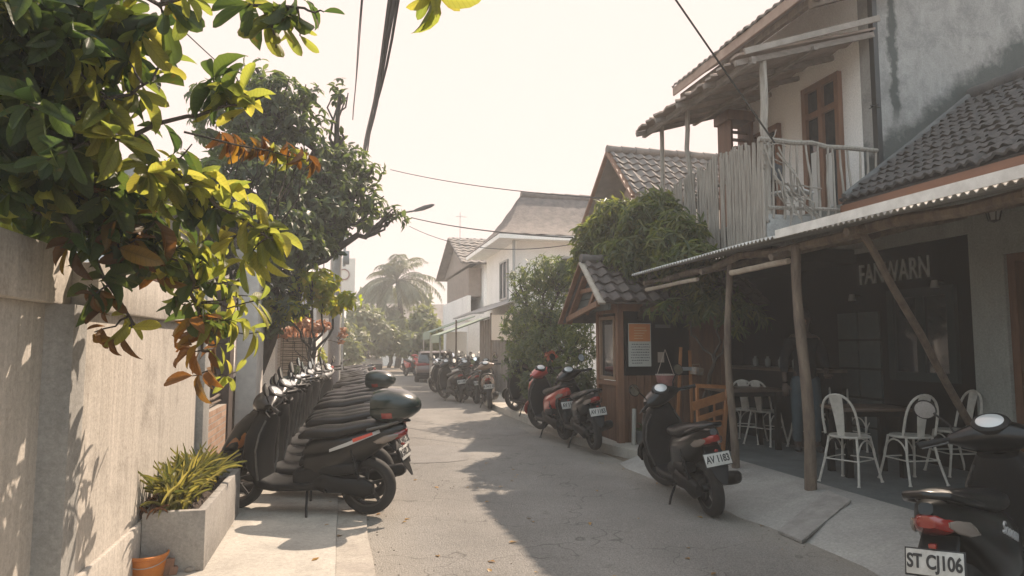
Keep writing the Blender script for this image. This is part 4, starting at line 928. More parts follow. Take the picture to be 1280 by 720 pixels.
p = W(858, 560, Z=.12); t = thing('easel', 'tall orange two legged wooden easel standing by the kiosk', 'easel', (p.x, 8.75, .115)); ox, oy = p.x, 8.75
def E2(px, py, dy=0): return W(px, py, Y=oy+dy)-V(ox, oy, .115)
b = MB(); b.beam(E2(851, 434), E2(846, 550), .035, .03, up=(0, 1, 0)); b.build('leg', M_orange, t)
b = MB(); b.beam(E2(862, 438), E2(866, 550), .035, .03, up=(0, 1, 0)); b.build('leg', M_orange, t)
b = MB(); b.beam(E2(842, 461, -.04), E2(864, 461, -.04), .02, .05); b.build('shelf', mat('grey_shelf', (.22, .24, .24), .6), t)
p = W(871, 464, Y=8.7); b = MB(); b.box((0, 0, 0), (.15, .12, .1), rot=(0, .15, .3), bev=.008); b.tube([(-.05, 0, .04), (-.07, 0, .09), (.04, 0, .1), (.06, 0, .03)], .004, 5); q = b.build('tin_box', mat('tin_box', (.2, .13, .07), .6, var=(.3, .28, .26), vscale=12)); q.location = p; tag(q, 'small patterned tin hung on the right of the easel', 'tin')
# ------------------------------------------------------------------ houses further down the right side
h2 = thing('gabled_house', 'house with brown tiled gable roof and timber gable triangle behind the leafy tree', 'house', (6, 13.5, 0))
B2 = lambda *p: V(*p)-V(6, 13.5, 0)
apx, ne, fe = (13.5, 5.68), (12.2, 4.45), (15.4, 4.15)
tile_roof('roof', B2(5.5, ne[0], ne[1]), V(6.5, 0, 0), V(0, apx[0]-ne[0], apx[1]-ne[1]), M_tile3, h2, tw=.22, th=.26)
tile_roof('far_roof', B2(12, fe[0], fe[1]), V(-6.5, 0, 0), V(0, apx[0]-fe[0], apx[1]-fe[1]), M_tile3, h2, tw=.3, th=.4)
ridge_caps('ridge_tile', B2(5.45, apx[0], apx[1]+.05), B2(12, apx[0], apx[1]+.05), M_tile3, h2, r=.09)
b = MB(); b.bx(B2(6.2, 12.5, 0), B2(12, 15.0, 4.3)); b.build('wall', M_white, h2)
b = MB(); b.prism([B2(6.2, 12.5, 4.3), B2(6.2, 15.0, 4.3), B2(6.2, 13.5, 5.5)], (-.06, 0, 0)); b.build('gable_triangle', mat('pinkish_board', (.42, .30, .25), .8, var=(.32, .22, .18)), h2)
b = MB(); b.beam(B2(5.5, ne[0], ne[1]-.03), B2(5.5, apx[0], apx[1]-.02), .05, .16, up=(1, 0, .01)); b.beam(B2(5.5, fe[0], fe[1]-.03), B2(5.5, apx[0], apx[1]-.02), .05, .16, up=(1, 0, .01)); b.build('bargeboard', M_woodor, h2)

h3 = thing('white_house', 'white two storey house with flared tiled hip roof on the right side of the street', 'house', (5.15, 22, 0))
B3 = lambda *p: V(*p)-V(5.15, 22, 0)
b = MB(); b.bx(B3(5.15, 20.3, 0), B3(11, 24.8, 5.0)); b.build('wall', mat('house_white', (.82, .80, .77), .85, var=(.72, .70, .67), vscale=1.2), h3)
def hip(parent, f, x0, x1, y0, y1, z, rx0, rx1, ry, rz, m, caps=True):
    b = MB()
    def face(p, q, r_, s_, nu=26, nv=12):
        p, q, r_, s_ = map(Vector, (p, q, r_, s_)); vs = []
        for j in range(nv+1):
            t = j/nv; sag = -.28*math.sin(math.pi*t)*(1-t*.3)
            for i in range(nu+1):
                u = i/nu; c = p.lerp(q, u).lerp(s_.lerp(r_, u), t); vs.append(f(c.x, c.y, c.z+sag+.03*(i % 2)+.035*(j % 2)))
        b.add(vs, [(j*(nu+1)+i, j*(nu+1)+i+1, (j+1)*(nu+1)+i+1, (j+1)*(nu+1)+i) for j in range(nv) for i in range(nu)])
    face((x0, y0, z), (x1, y0, z), (rx1, ry, rz), (rx0, ry, rz)); face((x1, y1, z), (x0, y1, z), (rx0, ry, rz), (rx1, ry, rz))
    face((x0, y1, z), (x0, y0, z), (rx0, ry, rz), (rx0, ry+.01, rz))
    b.build('roof', m, parent, fix=False)
    e = MB(); e.bx(f(x0, y0, z-.14), f(x1, y0+.1, z-.01)); e.bx(f(x0, y0+.1, z-.14), f(x0+.1, y1, z-.01)); e.bx(f(x0+.1, y0+.1, z-.1), f(x1, y1, z-.04)); e.build('eave', M_white, parent)
    ridge_caps('ridge_tile', f(rx0, ry, rz+.04), f(rx1, ry, rz+.04), m, parent, r=.12, L=.5)
hip(h3, B3, 4.45, 11.5, 19.6, 25.3, 4.85, 5.75, 11, 22, 6.55, mat('old_shingle', (.17, .14, .125), .9, var=(.08, .07, .065), vscale=5, bump=.8, bscale=14))
window(h3, (21.3-22, 22.4-22, 3.0, 4.3), ('x', -.004, -1), M_metal, nx=2, ny=1)
window(h3, (6.6-5.15, 7.6-5.15, 3.1, 4.3), ('y', -1.704, -1), M_metal, nx=2)
b = MB(); b.tube([B3(5.05, 20.2, 0), B3(5.05, 20.2, 4.8)], .05, 8); b.build('drain_pipe', M_metal, h3)
st = thing('lean_to_shop', 'grey lean-to stall with sloping zinc roof and upright slat front beside the white house', 'stall', (4.5, 19.5, 0))
B4 = lambda *p: V(*p)-V(4.5, 19.5, 0)
b = MB()
corr('zinc_roof', 3.75, 5.1, 18.2, 24.0, 2.45, 2.95, M_metal, pitch=.2, amp=.03, parent=st, f=B4)
for k in range(26):
    b.bx(B4(4.6+k*.055, 18.6-.02*(k % 2), 0), B4(4.645+k*.055, 18.65, 2.5))
for k in range(22): b.bx(B4(4.56-.015*(k % 2), 18.66+k*.2, 0), B4(4.6, 18.84+k*.2, 2.35))
b.build('slat_front', mat('grey_slat', (.26, .23, .2), .85, var=(.17, .15, .13), vscale=5), st)
b = MB(); b.bx(B4(3.95, 18.35, 1.65), B4(4.55, 18.4, 2.35)); b.build('hoarding', mat('cream_board', (.62, .52, .42), .8), st)
b = MB(); b.tube([B4(3.95, 18.38, 0), B4(3.95, 18.38, 2.4)], .03, 8); b.build('stall_post', M_pole, st); b = MB(); b.tube([B4(3.85, 23.8, 0), B4(3.85, 23.8, 2.4)], .03, 8); b.build('stall_post', M_pole, st)
for k, (y, z) in enumerate(((25.2, 2.2), (28, 2.35))):
    t = thing('canvas_awning', ['greenish canvas awning just beyond the slatted stall', 'furthest hazy canvas awning along the right row of houses'][k], 'awning', (4.4, y, z), group='canvas awnings on the right')
    b = MB(); b.prism([(-1.1, -1.2, -.35), (-1.1, 1.2, -.35), (.7, 1.2, .3), (.7, -1.2, .3)], (0, 0, .04)); b.prism([(-1.1, -1.2, -.6), (-1.1, 1.2, -.6), (-1.1, 1.2, -.33), (-1.1, -1.2, -.33)], (-.02, 0, 0)); b.build('canvas', mat('green_canvas', (.2, .25, .2), .8), t)
    b = MB(); b.tube([(-1.08, -1.15, -.4), (-1.08, -1.15, -z)], .025, 6); b.build('awning_post', M_metal, t); b = MB(); b.tube([(-1.08, 1.15, -.4), (-1.08, 1.15, -z)], .025, 6); b.build('awning_post', M_metal, t)
h4 = thing('far_house', 'far hazy house with plain tiled roof and pale balcony band', 'house', (5.3, 33, 0))
B5 = lambda *p: V(*p)-V(5.3, 33, 0)
b = MB(); b.bx(B5(5.3, 29.5, 0), B5(13, 37, 2.9)); b.bx(B5(6.0, 29.5, 2.9), B5(13, 37, 5.3)); b.bx(B5(5.25, 29.4, 2.6), B5(5.4, 37, 3.7)); b.build('wall', M_white, h4)
b = MB(); b.bx(B5(5.4, 30, 3.7), B5(5.98, 36.5, 5.0)); b.build('dark_balcony', mat('haze_brown', (.30, .24, .20), .8, var=(.22, .18, .15)), h4)  # brown lightened in the base colour to add to the distance haze
b = MB(); b.prism([B5(5.4, 29.3, 5.1), B5(5.4, 37.2, 5.1), B5(5.4, 33, 6.7)], (-.06, 0, 0)); b.build('gable_board', mat('haze_brown', (.30, .24, .20)), h4)
tile_roof('roof', B5(4.9, 29.0, 5.1), V(8.5, 0, 0), V(0, 4, 1.7), M_tile3, h4, tw=.35, th=.5)
tile_roof('far_roof', B5(13.4, 37.5, 5.1), V(-8.5, 0, 0), V(0, -4.5, 1.7), M_tile3, h4, tw=.35, th=.5)
b = MB(); b.tube([B5(5.0, 30, 6), B5(5.0, 30, 7.5)], .015, 5); b.tube([B5(4.8, 30, 7.3), B5(5.3, 30, 7.3)], .012, 4); b.build('antenna', M_metal, h4)
b = MB(); b.bx(B5(4.3, 29.2, 0), B5(5.2, 29.35, 2.1)); b.build('gate_panel', mat('gate_white', (.66, .64, .6), .6), h4)
h5 = thing('street_end_house', 'low hazy wall and house closing the far end of the street', 'house', (3, 52, 0))
b = MB(); b.bx((-9, 0, 0), (9, .3, 2.2)); b.bx((-2, 3, 0), (8, 8, 3.4)); b.build('wall', M_white, h5)
b = MB(); b.prism([(-2.5, 2.5, 3.4), (-2.5, 8.5, 3.4), (-2.5, 5.5, 5)], (11, 0, 0)); b.build('roof', M_tile3, h5)

# ------------------------------------------------------------------ poles, lamp, cables
up = thing('utility_pole', 'round grey concrete utility pole rising out of the big left tree', 'utility pole', (-.2, 16, 0))
b = MB(); b.tube([(0, 0, -.02), (0, 0, 5.6)], [.15, .11], 16); b.build('shaft', mat_plaster('pole_concrete', (.34, .33, .31), (.27, .26, .25), (.17, .16, .15), streak=(1, 1, .3), s=5), up)
b = MB(); b.beam((-.5, -.12, 4.6), (.5, -.12, 4.6), .06, .08); b.tube([(.18, -.12, 3.3), (.2, -.12, 4.7)], .03, 8); b.build('crossarm', M_metal, up)
b = MB(); b.box((.22, -.16, 3.5), (.14, .12, .3), bev=.01); b.build('meter_box', M_metal, up); b = MB(); b.box((-.2, -.1, 4.1), (.18, .1, .24), bev=.01); b.build('meter_box', M_metal, up)
sp = thing('lamp_pole', 'tall far pole carrying the curved street lamp arm and the cable bundle', 'street lamp', (-.3, 23.5, 0))
b = MB(); b.tube([(0, 0, 0), (0, 0, 7.2)], [.16, .10], 12); b.build('shaft', mat('pole_concrete2', (.3, .29, .28), .9), sp)
a = W(486, 270, d=22.5)-V(-.3, 23.5, 0); c = W(516, 264, d=22.5)-V(-.3, 23.5, 0); e = W(543, 256, d=22.5)-V(-.3, 23.5, 0)
b = MB(); b.tube([(0, 0, 5.6), (.25, -.1, a.z-.1), tuple(a), tuple((a+c)/2+V(0, 0, .02)), tuple(c)], .03, 8); b.build('lamp_arm', M_iron, sp)
b = MB(); ax_ = (e-c); b.loft([(c+ax_*t, V(0, wd, 0), V(0, 0, h_)) for t, wd, h_ in ((0, .02, .02), (.15, .07, .05), (.5, .11, .08), (.85, .08, .06), (1, .02, .02))], n=14); b.build('lamp_head', M_iron, sp)
def cable(label, a, c, sag, r_, n=24, k=1, name='cable', group='overhead cables'):
    a = Vector(a); c = Vector(c); b = MB()
    for q in range(k):
        o = V(*(rng.normal(size=3)*r_*1.3)) if k > 1 else V(0, 0, 0); ss = sag*(1+.05*q); pts = []
        for i in range(n+1):
            t = i/n; p = a.lerp(c, t); p.z -= 4*ss*t*(1-t); pts.append(p-a+o*(1+.6*math.sin(t*19+q*2)))
        b.tube(pts, r_, 5)
    o = b.build(name, M_cable); o.location = a; tag(o, label, 'cable', group)
top = W(452, 205, d=22.9); F = W(484, 4, d=9.8)
endp = top+(F-top)*2.2
cable('thick twisted cable bundle dropping from the top of the frame to the far pole', top, endp, .5, .021, k=6)
cable('short thin cable falling from the bundle end to the far pole', W(452, 205, d=22.9), W(424, 250, d=22.9), .25, .014)
F2 = W(452, 4, d=9.8); t2 = W(441, 150, d=22); cable('thinner pair of cables left of the thick bundle', t2, t2+(F2-t2)*2.2, .15, .009, k=2)
cable('upper thin cable crossing from the far pole to the brown gabled house', W(488, 212, d=21), W(757, 248, d=14), .12, .011)
cable('middle cable crossing from the street lamp to the leafy tree', W(514, 272, d=22), W(716, 297, d=14), .1, .016)
cable('lowest cable crossing just under the street lamp', W(512, 283, d=22), W(712, 306, d=15), .35, .010)
cable('cable running from the top edge down to the balcony corner', W(968, 178, d=7.0)+(W(838, -12, d=6.2)-W(968, 178, d=7.0))*4.5, W(968, 178, d=7.0), .02, .010, n=40)
cable('short cable behind the foreground leaves at upper left', W(288, 92, d=12)+(W(200, 5, d=9)-W(288, 92, d=12))*1.8, W(288, 92, d=12), .05, .010)

# ------------------------------------------------------------------ trees
M_bark = mat('bark', (.075, .06, .045), .95, var=(.035, .028, .023), vscale=9, bump=1, bscale=30, stretch=(2, 2, .5))
M_lf = mat_leaf('leaf_green', [(.035, .050, .026), (.050, .066, .032), (.045, .060, .034), (.085, .10, .04)], .38)
M_lfw = mat_leaf('leaf_warm', [(.05, .075, .02), (.10, .115, .022), (.15, .13, .025), (.07, .09, .02)], .45)
M_ly = mat_leaf('leaf_yellow', [(.20, .19, .025), (.13, .16, .02), (.28, .22, .03)], .5)
M_mango = mat_leaf('leaf_mango', [(.035, .052, .026), (.05, .07, .032), (.07, .088, .038), (.11, .115, .042)], .38)
M_lfw2 = mat_leaf('leaf_olive', [(.045, .058, .03), (.065, .078, .036), (.09, .10, .045), (.13, .125, .05)], .4)
M_far = mat_leaf('leaf_far', [(.09, .105, .06), (.12, .13, .075), (.15, .15, .085)], .25)  # base colours paled so distance haze is partly painted into the leaves
def tree(label, base, blobs, L, m, ntw, nl, trunk_r=.12, kind='simple', name='broadleaf_tree', cat='tree', Wr=.42, droop=.5, shell=.5, extra=(), group=None, lean=(0, 0), spread=1.0):
    bx_, by_ = base[0], base[1]; bz = base[2] if len(base) > 2 else 0
    t = thing(name, label, cat, (bx_, by_, bz), group=group)
    bl = [(x-bx_, y-by_, z-bz, rx, ry, rz) for x, y, z, rx, ry, rz in blobs]
    b = MB(); cz = sum(q[2] for q in bl)/len(bl); c0 = V(sum(q[0] for q in bl)/len(bl), sum(q[1] for q in bl)/len(bl), cz*.62)
    limb(b, (0, 0, -.05), c0, trunk_r, trunk_r*.7, wob=.05); b.build('trunk', M_bark, t)
    b = MB()
    for q in bl:
        pts = limb(b, c0, q[:3], trunk_r*.5, trunk_r*.2, wob=.08, k=6)
        for k in range(5):
            e = Vector(q[:3])+V(*(unit(1)[0]))*.85*min(q[3:]); limb(b, pts[-3], e, trunk_r*.18, trunk_r*.06, n=4, wob=.1, k=5)
    b.build('branches', M_bark, t)
    foliage(t, bl, ntw, nl, L, m, kind, droop, shell, Wr=Wr, spread=spread)
    for (bb, mm, n_, nn_, LL) in extra:
        foliage(t, [(x-bx_, y-by_, z-bz, rx, ry, rz) for x, y, z, rx, ry, rz in bb], n_, nn_, LL, mm, kind, droop, .2, name='yellow_leaves', Wr=Wr)
    return t
def Bp(px, py, d, rpx, rpy=None, rd=None):
    c = W(px, py, d=d); r_ = rpx*d/FPX; return (c.x, c.y, c.z, r_, rd or r_, (rpy or rpx)*d/FPX)
# big tree on the left, behind the wall and house corner
big = [Bp(300, 150, 11, 62), Bp(345, 130, 11, 45), Bp(370, 190, 11.5, 62), Bp(310, 235, 10.5, 70), Bp(395, 255, 11.5, 60), Bp(425, 215, 12, 45), Bp(340, 300, 10.5, 70, 60), Bp(455, 260, 12, 34), Bp(490, 268, 12, 20, 14), Bp(330, 370, 10.5, 55, 50), Bp(255, 260, 10.5, 55), Bp(400, 300, 11.5, 40, 30), Bp(460, 215, 12, 22, 16), Bp(320, 85, 11.5, 22, 14), Bp(425, 118, 12, 12, 24), Bp(385, 120, 11.5, 26, 18)]
tree('big dark green tree filling the left side behind the scooters and utility pole', (-1.9, 12.2), big, .17, M_lf, 1800, 7, .17, kind='mid', Wr=.46, shell=.35, droop=.55)
vine = [Bp(390, 350, 10.8, 40, 20), Bp(430, 372, 11, 22, 14), Bp(350, 385, 10.6, 40, 18), Bp(408, 375, 11, 25, 16)]
tree('yellow green sunlit shrub crown under the big tree beside the utility pole', (-1.0, 12.6), vine, .15, M_ly, 130, 7, .05, kind='mid', name='sunlit_shrub', cat='shrub', Wr=.6, shell=.2)
fl = [Bp(350, 412, 13, 20, 10), Bp(395, 408, 14, 18, 8), Bp(372, 402, 13.5, 18, 8), Bp(428, 418, 15, 6, 14)]
tree('orange flowering climber over the shopfront left of the utility pole', (-1.3, 13.6), fl, .09, mat_leaf('petal_orange', [(.42, .19, .09), (.45, .26, .14), (.30, .14, .08)], .4, tm_=(1.1, .9, .8)), 150, 7, .03, name='flowering_climber', cat='climber', Wr=.8, shell=.2)
tree('small yellow green bush at the foot of the bamboo blind', (-.55, 16.5), [Bp(402, 455, 16.5, 10, 20), Bp(398, 440, 16.5, 8, 10)], .09, M_ly, 110, 6, .03, name='bush', cat='bush', Wr=.5, shell=.2)
# right hand trees
mg = [Bp(775, 290, 10.9, 45, 38), Bp(815, 275, 9.9, 42, 32), Bp(845, 300, 9.3, 38, 38), Bp(800, 320, 10.2, 50, 34), Bp(738, 305, 11.2, 24, 34), Bp(728, 345, 11.3, 16, 45), Bp(862, 330, 9.0, 42, 32), Bp(765, 262, 10.6, 28, 14), Bp(820, 248, 9.9, 24, 14), Bp(860, 290, 9.2, 22, 18)]
tree('bushy tree with long drooping leaves rising behind the kiosk roof', (4.55, 10.75), mg, .17, M_lfw2, 1500, 8, .07, kind='mid', Wr=.24, shell=.4, droop=.55, name='long_leaf_tree')
m2 = [Bp(850, 385, 9.0, 45, 14, .4), Bp(900, 375, 8.7, 40, 26, .4), Bp(925, 395, 8.6, 28, 20, .4)]
tree('dark drooping foliage hanging under the far end of the corrugated awning', (4.75, 8.85, .115), m2, .18, M_mango, 110, 8, .035, kind='mid', Wr=.17, shell=.3, droop=.8, name='slender_tree', cat='tree')
t2b = [Bp(680, 345, 14.5, 40, 26), Bp(650, 355, 14.8, 20, 22), Bp(700, 390, 14.2, 40, 40), Bp(660, 410, 14.5, 38, 42), Bp(690, 440, 13.6, 45, 38), Bp(650, 450, 14, 26, 30), Bp(725, 440, 12.2, 26, 40), Bp(700, 340, 14, 30, 22), Bp(720, 400, 12.8, 26, 40)]
tree('rounded light green tree and hedge between the kiosk and the white house', (4.6, 14.2), t2b, .12, M_mango, 1900, 8, .08, kind='simple', Wr=.3, shell=.5, droop=.5)
tree('low dark bush along the right pavement behind the red scooter', (4.4, 12.6), [Bp(668, 480, 13, 22, 20), Bp(700, 478, 12.6, 26, 22), Bp(730, 480, 11.6, 18, 26)], .11, M_lf, 520, 7, .03, name='hedge_bush', cat='bush', Wr=.4, shell=.3)
tree('small red flowering sprig in the dark hedge above the red scooter', (4.1, 11.9), [Bp(688, 444, 12, 8, 5)], .08, mat_leaf('petal_red', [(.45, .10, .05), (.35, .12, .05)], .3, tm_=(1, .8, .7)), 14, 6, .01, name='red_flower', cat='flower', Wr=.7, shell=.1)
# far hazy trees
fars = [((1.2, 40), [Bp(455, 400, 38, 26, 24), Bp(440, 425, 36, 24, 20), Bp(478, 420, 38, 22, 26)], 'hazy tree at the left foot of the coconut palm'),
        ((6.0, 44), [Bp(528, 405, 40, 20, 24), Bp(515, 430, 38, 22, 16), Bp(540, 420, 38, 16, 22)], 'hazy dark tree between the palm and the far house'),
        ((3.0, 47), [Bp(495, 420, 45, 28, 26), Bp(490, 400, 46, 20, 20)], 'hazy tree directly below the coconut palm'),
        ((-1, 38), [Bp(438, 440, 32, 12, 16), Bp(425, 420, 33, 14, 22)], 'hazy tree beyond the far left building')]
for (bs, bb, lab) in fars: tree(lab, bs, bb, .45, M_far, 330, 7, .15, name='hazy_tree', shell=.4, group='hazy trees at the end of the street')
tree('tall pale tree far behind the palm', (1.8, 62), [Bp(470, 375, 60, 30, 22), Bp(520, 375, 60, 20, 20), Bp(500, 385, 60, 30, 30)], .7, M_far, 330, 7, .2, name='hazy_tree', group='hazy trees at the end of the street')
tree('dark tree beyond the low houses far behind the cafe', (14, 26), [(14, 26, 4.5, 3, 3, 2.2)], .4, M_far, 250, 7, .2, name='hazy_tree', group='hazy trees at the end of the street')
def palm(px, py, d, label):
    c = W(px, py, d=d); t = thing('coconut_palm', label, 'palm tree', (c.x, c.y, 0)); h_ = c.z
    b = MB(); b.tube([(0.25*math.sin(k*.35), 0, h_*k/10) for k in range(11)], [.22-.09*k/10 for k in range(11)], 10); b.build('trunk', M_bark, t)
    top = V(.25*math.sin(3.5), 0, h_); P, D, U, Ls = [], [], [], []; rb = MB()
    for k in range(46):
        a = k*2.4; el = rng.uniform(-.5, 1.5); Lr = rng.uniform(2.4, 3.7); d0 = V(math.cos(a), math.sin(a), 0); p = top.copy(); pts = [p.copy()]; n = 14; ang = el
        for i in range(n):
            dd = d0*math.cos(ang)+V(0, 0, math.sin(ang)); p = p+dd*Lr/n; ang -= 1.7/n*(.6+.8*i/n); pts.append(p.copy())
            if i > 1:
                for s_ in (-1, 1):
                    for q in (0, .5):
                        sd_ = V(-d0.y, d0.x, 0)*s_; P.append(p+dd*q*Lr/n); D.append(sd_+dd*.55-V(0, 0, .45+.2*rng.random())); U.append(V(0, 0, 1)+dd*.3); Ls.append(.75*math.sin(math.pi*min(.95, (i+2)/(n+3)))*rng.uniform(.8, 1.1))
        rb.tube(pts, [.035-.025*i/n for i in range(n+1)], 5)
    M_palm = mat_leaf('leaf_palm', [(.10, .11, .075), (.13, .135, .09), (.08, .09, .06)], .12); rb.build('frond_ribs', M_palm, t); leaves('fronds', P, D, U, Ls, [.14]*len(P), 'simple', M_palm, t)
palm(498, 352, 46, 'tall hazy coconut palm at the end of the street')

# ------------------------------------------------------------------ foreground tree with large leaves
ft = thing('foreground_tree', 'large leaved tree overhanging the cream wall, its green yellow and rusty leaves nearest the camera', 'tree', (-2.3, 2.6, 0))
O = V(-2.3, 2.6, 0); wb = MB()
p = limb(wb, (0, 0, -.05), W(30, 190, d=3.3)-O, .09, .06, wob=.02, k=10); p = limb(wb, p[-1], W(95, -30, d=3.0)-O, .05, .035, wob=.02, k=10)
wb.build('trunk', M_bark, ft)
mains = {'a': (W(60, 170, d=2.75), W(190, 100, d=2.8)), 'b': (W(40, 260, d=2.9), W(235, 330, d=3.5)), 'c': (W(90, -10, d=2.55), W(380, 10, d=2.9)), 'd': (W(110, 180, d=2.8), W(330, 120, d=3.2)), 'e': (W(235, 330, d=3.5), W(270, 470, d=4.2)), 'f': (W(190, 200, d=3.1), W(340, 300, d=3.6)), 'g': (W(80, 270, d=2.95), W(170, 410, d=3.3)), 'h': (W(250, -60, d=2.5), W(560, -10, d=2.6))}
wb = MB()
for a, c in mains.values(): limb(wb, a-O, c-O, .013, .005, n=8, wob=.05, k=7)
M_fg = mat_leaf('big_leaf_green', [(.020, .038, .020), (.032, .054, .022), (.048, .070, .024), (.024, .044, .020)], .45, uvveins=True, tm_=(3.6, 3.3, 1.4))
M_fgy = mat_leaf('big_leaf_yellow', [(.10, .115, .032), (.13, .135, .036), (.075, .095, .028), (.17, .155, .042), (.09, .11, .03)], .58, uvveins=True, tm_=(3.8, 3.7, 2.0))
M_fgr = mat_leaf('big_leaf_rust', [(.085, .045, .020), (.16, .085, .022), (.06, .034, .018), (.20, .14, .025)], .4, uvveins=True, tm_=(2.9, 2.2, 1.1))
def segpt(c):
    best = None
    for a, e in mains.values():
        ab = e-a; t = max(0, min(1, (c-a).dot(ab)/ab.length_squared)); q = a+ab*t
        if best is None or (q-c).length < (best-c).length: best = q
    return best
G, Yl, Ru = [], [], []; tw = []
def spot(px, py, d, kind, n=7, L=.17, outv=None, drop=.5):
    c = W(px, py, d=d); s_ = segpt(c); o_ = (c-s_); o_ = o_.normalized() if o_.length > .05 else V(*unit(1)[0]); o_ = o_+V(0, 0, -.1)
    if outv: o_ = V(*outv)
    if (c-s_).length < 1.2: limb(wb, s_-O, c-O, .006, .003, n=4, wob=.08, k=5)
    a = whorls([tuple(c-O)], n, L, drop, out=[tuple(o_)], Wr=.34 if kind == 'y' else .38, spread=.95, along=.85)
    {'g': G, 'y': Yl, 'r': Ru}[kind].append(a)
# dense masses
mass = [(10, 30, 2.5, .34, 40, 'g'), (60, 20, 2.8, .30, 40, 'g'), (25, 120, 2.7, .36, 34, 'g'), (70, 180, 2.9, .30, 26, 'g'), (20, 195, 2.9, .30, 30, 'g'), (110, 50, 3.0, .28, 30, 'g'), (90, 130, 3.2, .26, 20, 'g'), (150, 260, 3.4, .25, 14, 'g'), (220, 320, 3.7, .2, 8, 'g'), (90, 235, 3.1, .20, 18, 'g'), (150, 15, 2.8, .2, 10, 'g'), (130, 215, 3.1, .2, 11, 'g'), (15, 100, 3.2, .36, 26, 'g'), (60, 120, 3.3, .3, 20, 'g'), (10, 235, 3.7, .22, 16, 'g'), (50, 255, 3.8, .2, 14, 'g'), (85, 275, 4.0, .18, 10, 'g'), (10, 175, 3.4, .3, 22, 'g'), (165, 270, 3.3, .18, 10, 'g')]
for px, py, d, r_, n, kd in mass:
    c = W(px, py, d=d)
    for i in range(n):
        o_ = V(*unit(1)[0])*r_*rng.uniform(.3, 1); q = c+o_
        a = whorls([tuple(q-O)], 6, .165, .6, out=[tuple(o_.normalized())], Wr=.38, spread=.95, along=.9)
        (Yl if rng.random() < .2 else G).append(a)
# individual whorls read off the photograph
for s_ in ((125, 120, 2.7, 'y', 6), (60, 200, 2.4, 'g', 6), (30, 130, 2.3, 'g', 6), (205, 60, 2.9, 'y', 6), (160, 75, 2.8, 'g', 6), (150, 175, 2.7, 'y', 7), (190, 150, 2.9, 'g', 5), (185, 215, 3.0, 'y', 6), (205, 25, 2.8, 'g', 5), (240, 5, 2.8, 'y', 5),
          (265, 95, 3.1, 'g', 6), (300, 110, 3.2, 'y', 7), (270, 130, 3.1, 'y', 5), (330, 30, 2.9, 'y', 7), (360, 25, 2.9, 'g', 6), (375, 45, 2.9, 'y', 6), (405, 15, 2.9, 'g', 5), (345, 60, 2.9, 'y', 4), (515, -12, 2.6, 'y', 4), (545, -8, 2.6, 'y', 3), (300, 0, 2.8, 'g', 5),
          (255, 215, 3.3, 'y', 7), (280, 220, 3.4, 'y', 5), (320, 295, 3.6, 'y', 8), (345, 300, 3.7, 'y', 6), (290, 270, 3.5, 'y', 7), (300, 330, 3.6, 'y', 8), (275, 350, 3.7, 'y', 7), (310, 370, 3.8, 'y', 7), (255, 300, 3.5, 'y', 7), (230, 270, 3.3, 'g', 7), (200, 250, 3.2, 'y', 6),
          (215, 310, 3.4, 'g', 8), (240, 345, 3.6, 'g', 8), (270, 390, 3.9, 'g', 7), (225, 380, 3.7, 'g', 6), (300, 400, 3.9, 'y', 7), (325, 415, 4.0, 'y', 6), (285, 430, 4.0, 'y', 5), (190, 330, 3.3, 'g', 7), (160, 320, 3.2, 'g', 7), (120, 300, 3.1, 'g', 7), (90, 290, 3.0, 'g', 6), (145, 345, 3.2, 'g', 5),
          (190, 345, 3.4, 'r', 5), (150, 310, 3.15, 'r', 5), (255, 420, 3.9, 'r', 6), (240, 440, 4.0, 'r', 5), (225, 425, 3.9, 'r', 5), (115, 370, 3.1, 'r', 5, .12), (130, 385, 3.15, 'r', 4, .12), (118, 415, 3.2, 'r', 4, .11), (165, 330, 3.2, 'r', 4), (175, 300, 3.15, 'r', 5), (75, 310, 3.0, 'r', 3), (140, 425, 3.2, 'r', 2), (165, 410, 3.2, 'y', 2), (205, 350, 3.4, 'y', 4), (245, 395, 3.8, 'r', 5), (240, 470, 4.1, 'r', 3),
          (265, 240, 3.4, 'y', 6), (300, 250, 3.5, 'y', 7), (235, 235, 3.3, 'y', 6), (330, 330, 3.7, 'y', 7), (270, 320, 3.6, 'y', 7), (290, 300, 3.5, 'y', 6), (245, 375, 3.7, 'y', 6), (205, 225, 3.1, 'y', 6), (175, 120, 2.9, 'y', 5), (100, 90, 2.6, 'y', 5), (130, 165, 2.7, 'y', 5), (250, 270, 3.4, 'g', 6), (230, 300, 3.4, 'y', 6), (280, 400, 3.8, 'y', 6), (300, 350, 3.7, 'g', 6), (325, 375, 3.8, 'y', 6), (215, 195, 3.2, 'y', 6), (240, 180, 3.2, 'g', 5), (345, 285, 3.7, 'y', 6),
          (285, 470, 4.3, 'y', 7, .12), (295, 465, 4.3, 'y', 5, .11), (150, 250, 3.1, 'r', 4), (195, 275, 3.2, 'r', 3)):
    px, py, d, kd, n = s_[:5]; spot(px, py, d, kd, n+1, s_[5] if len(s_) > 5 else (.155 if kd == 'y' else .17))
for px in range(285, 390, 13): spot(px+int(rng.integers(-4, 4)), 178+int(rng.integers(-6, 10))+(px-285)//5, 3.9, 'r' if rng.random() < .8 else 'y', 4, .12, outv=(.2, 0, -.7), drop=1.0)
limb(wb, W(230, 165, d=3.7)-O, W(385, 200, d=3.9)-O, .007, .003, n=6, wob=.03, k=5)
wb.build('branches', M_bark, ft)
def cat_(ls): return [sum((a[k] for a in ls), []) for k in range(5)]
leaves('green_leaves', *cat_(G), 'detail', M_fg, ft, uv=True); leaves('yellow_leaves', *cat_(Yl), 'detail', M_fgy, ft, uv=True); leaves('rusty_leaves', *cat_(Ru), 'detail', M_fgr, ft, uv=True)
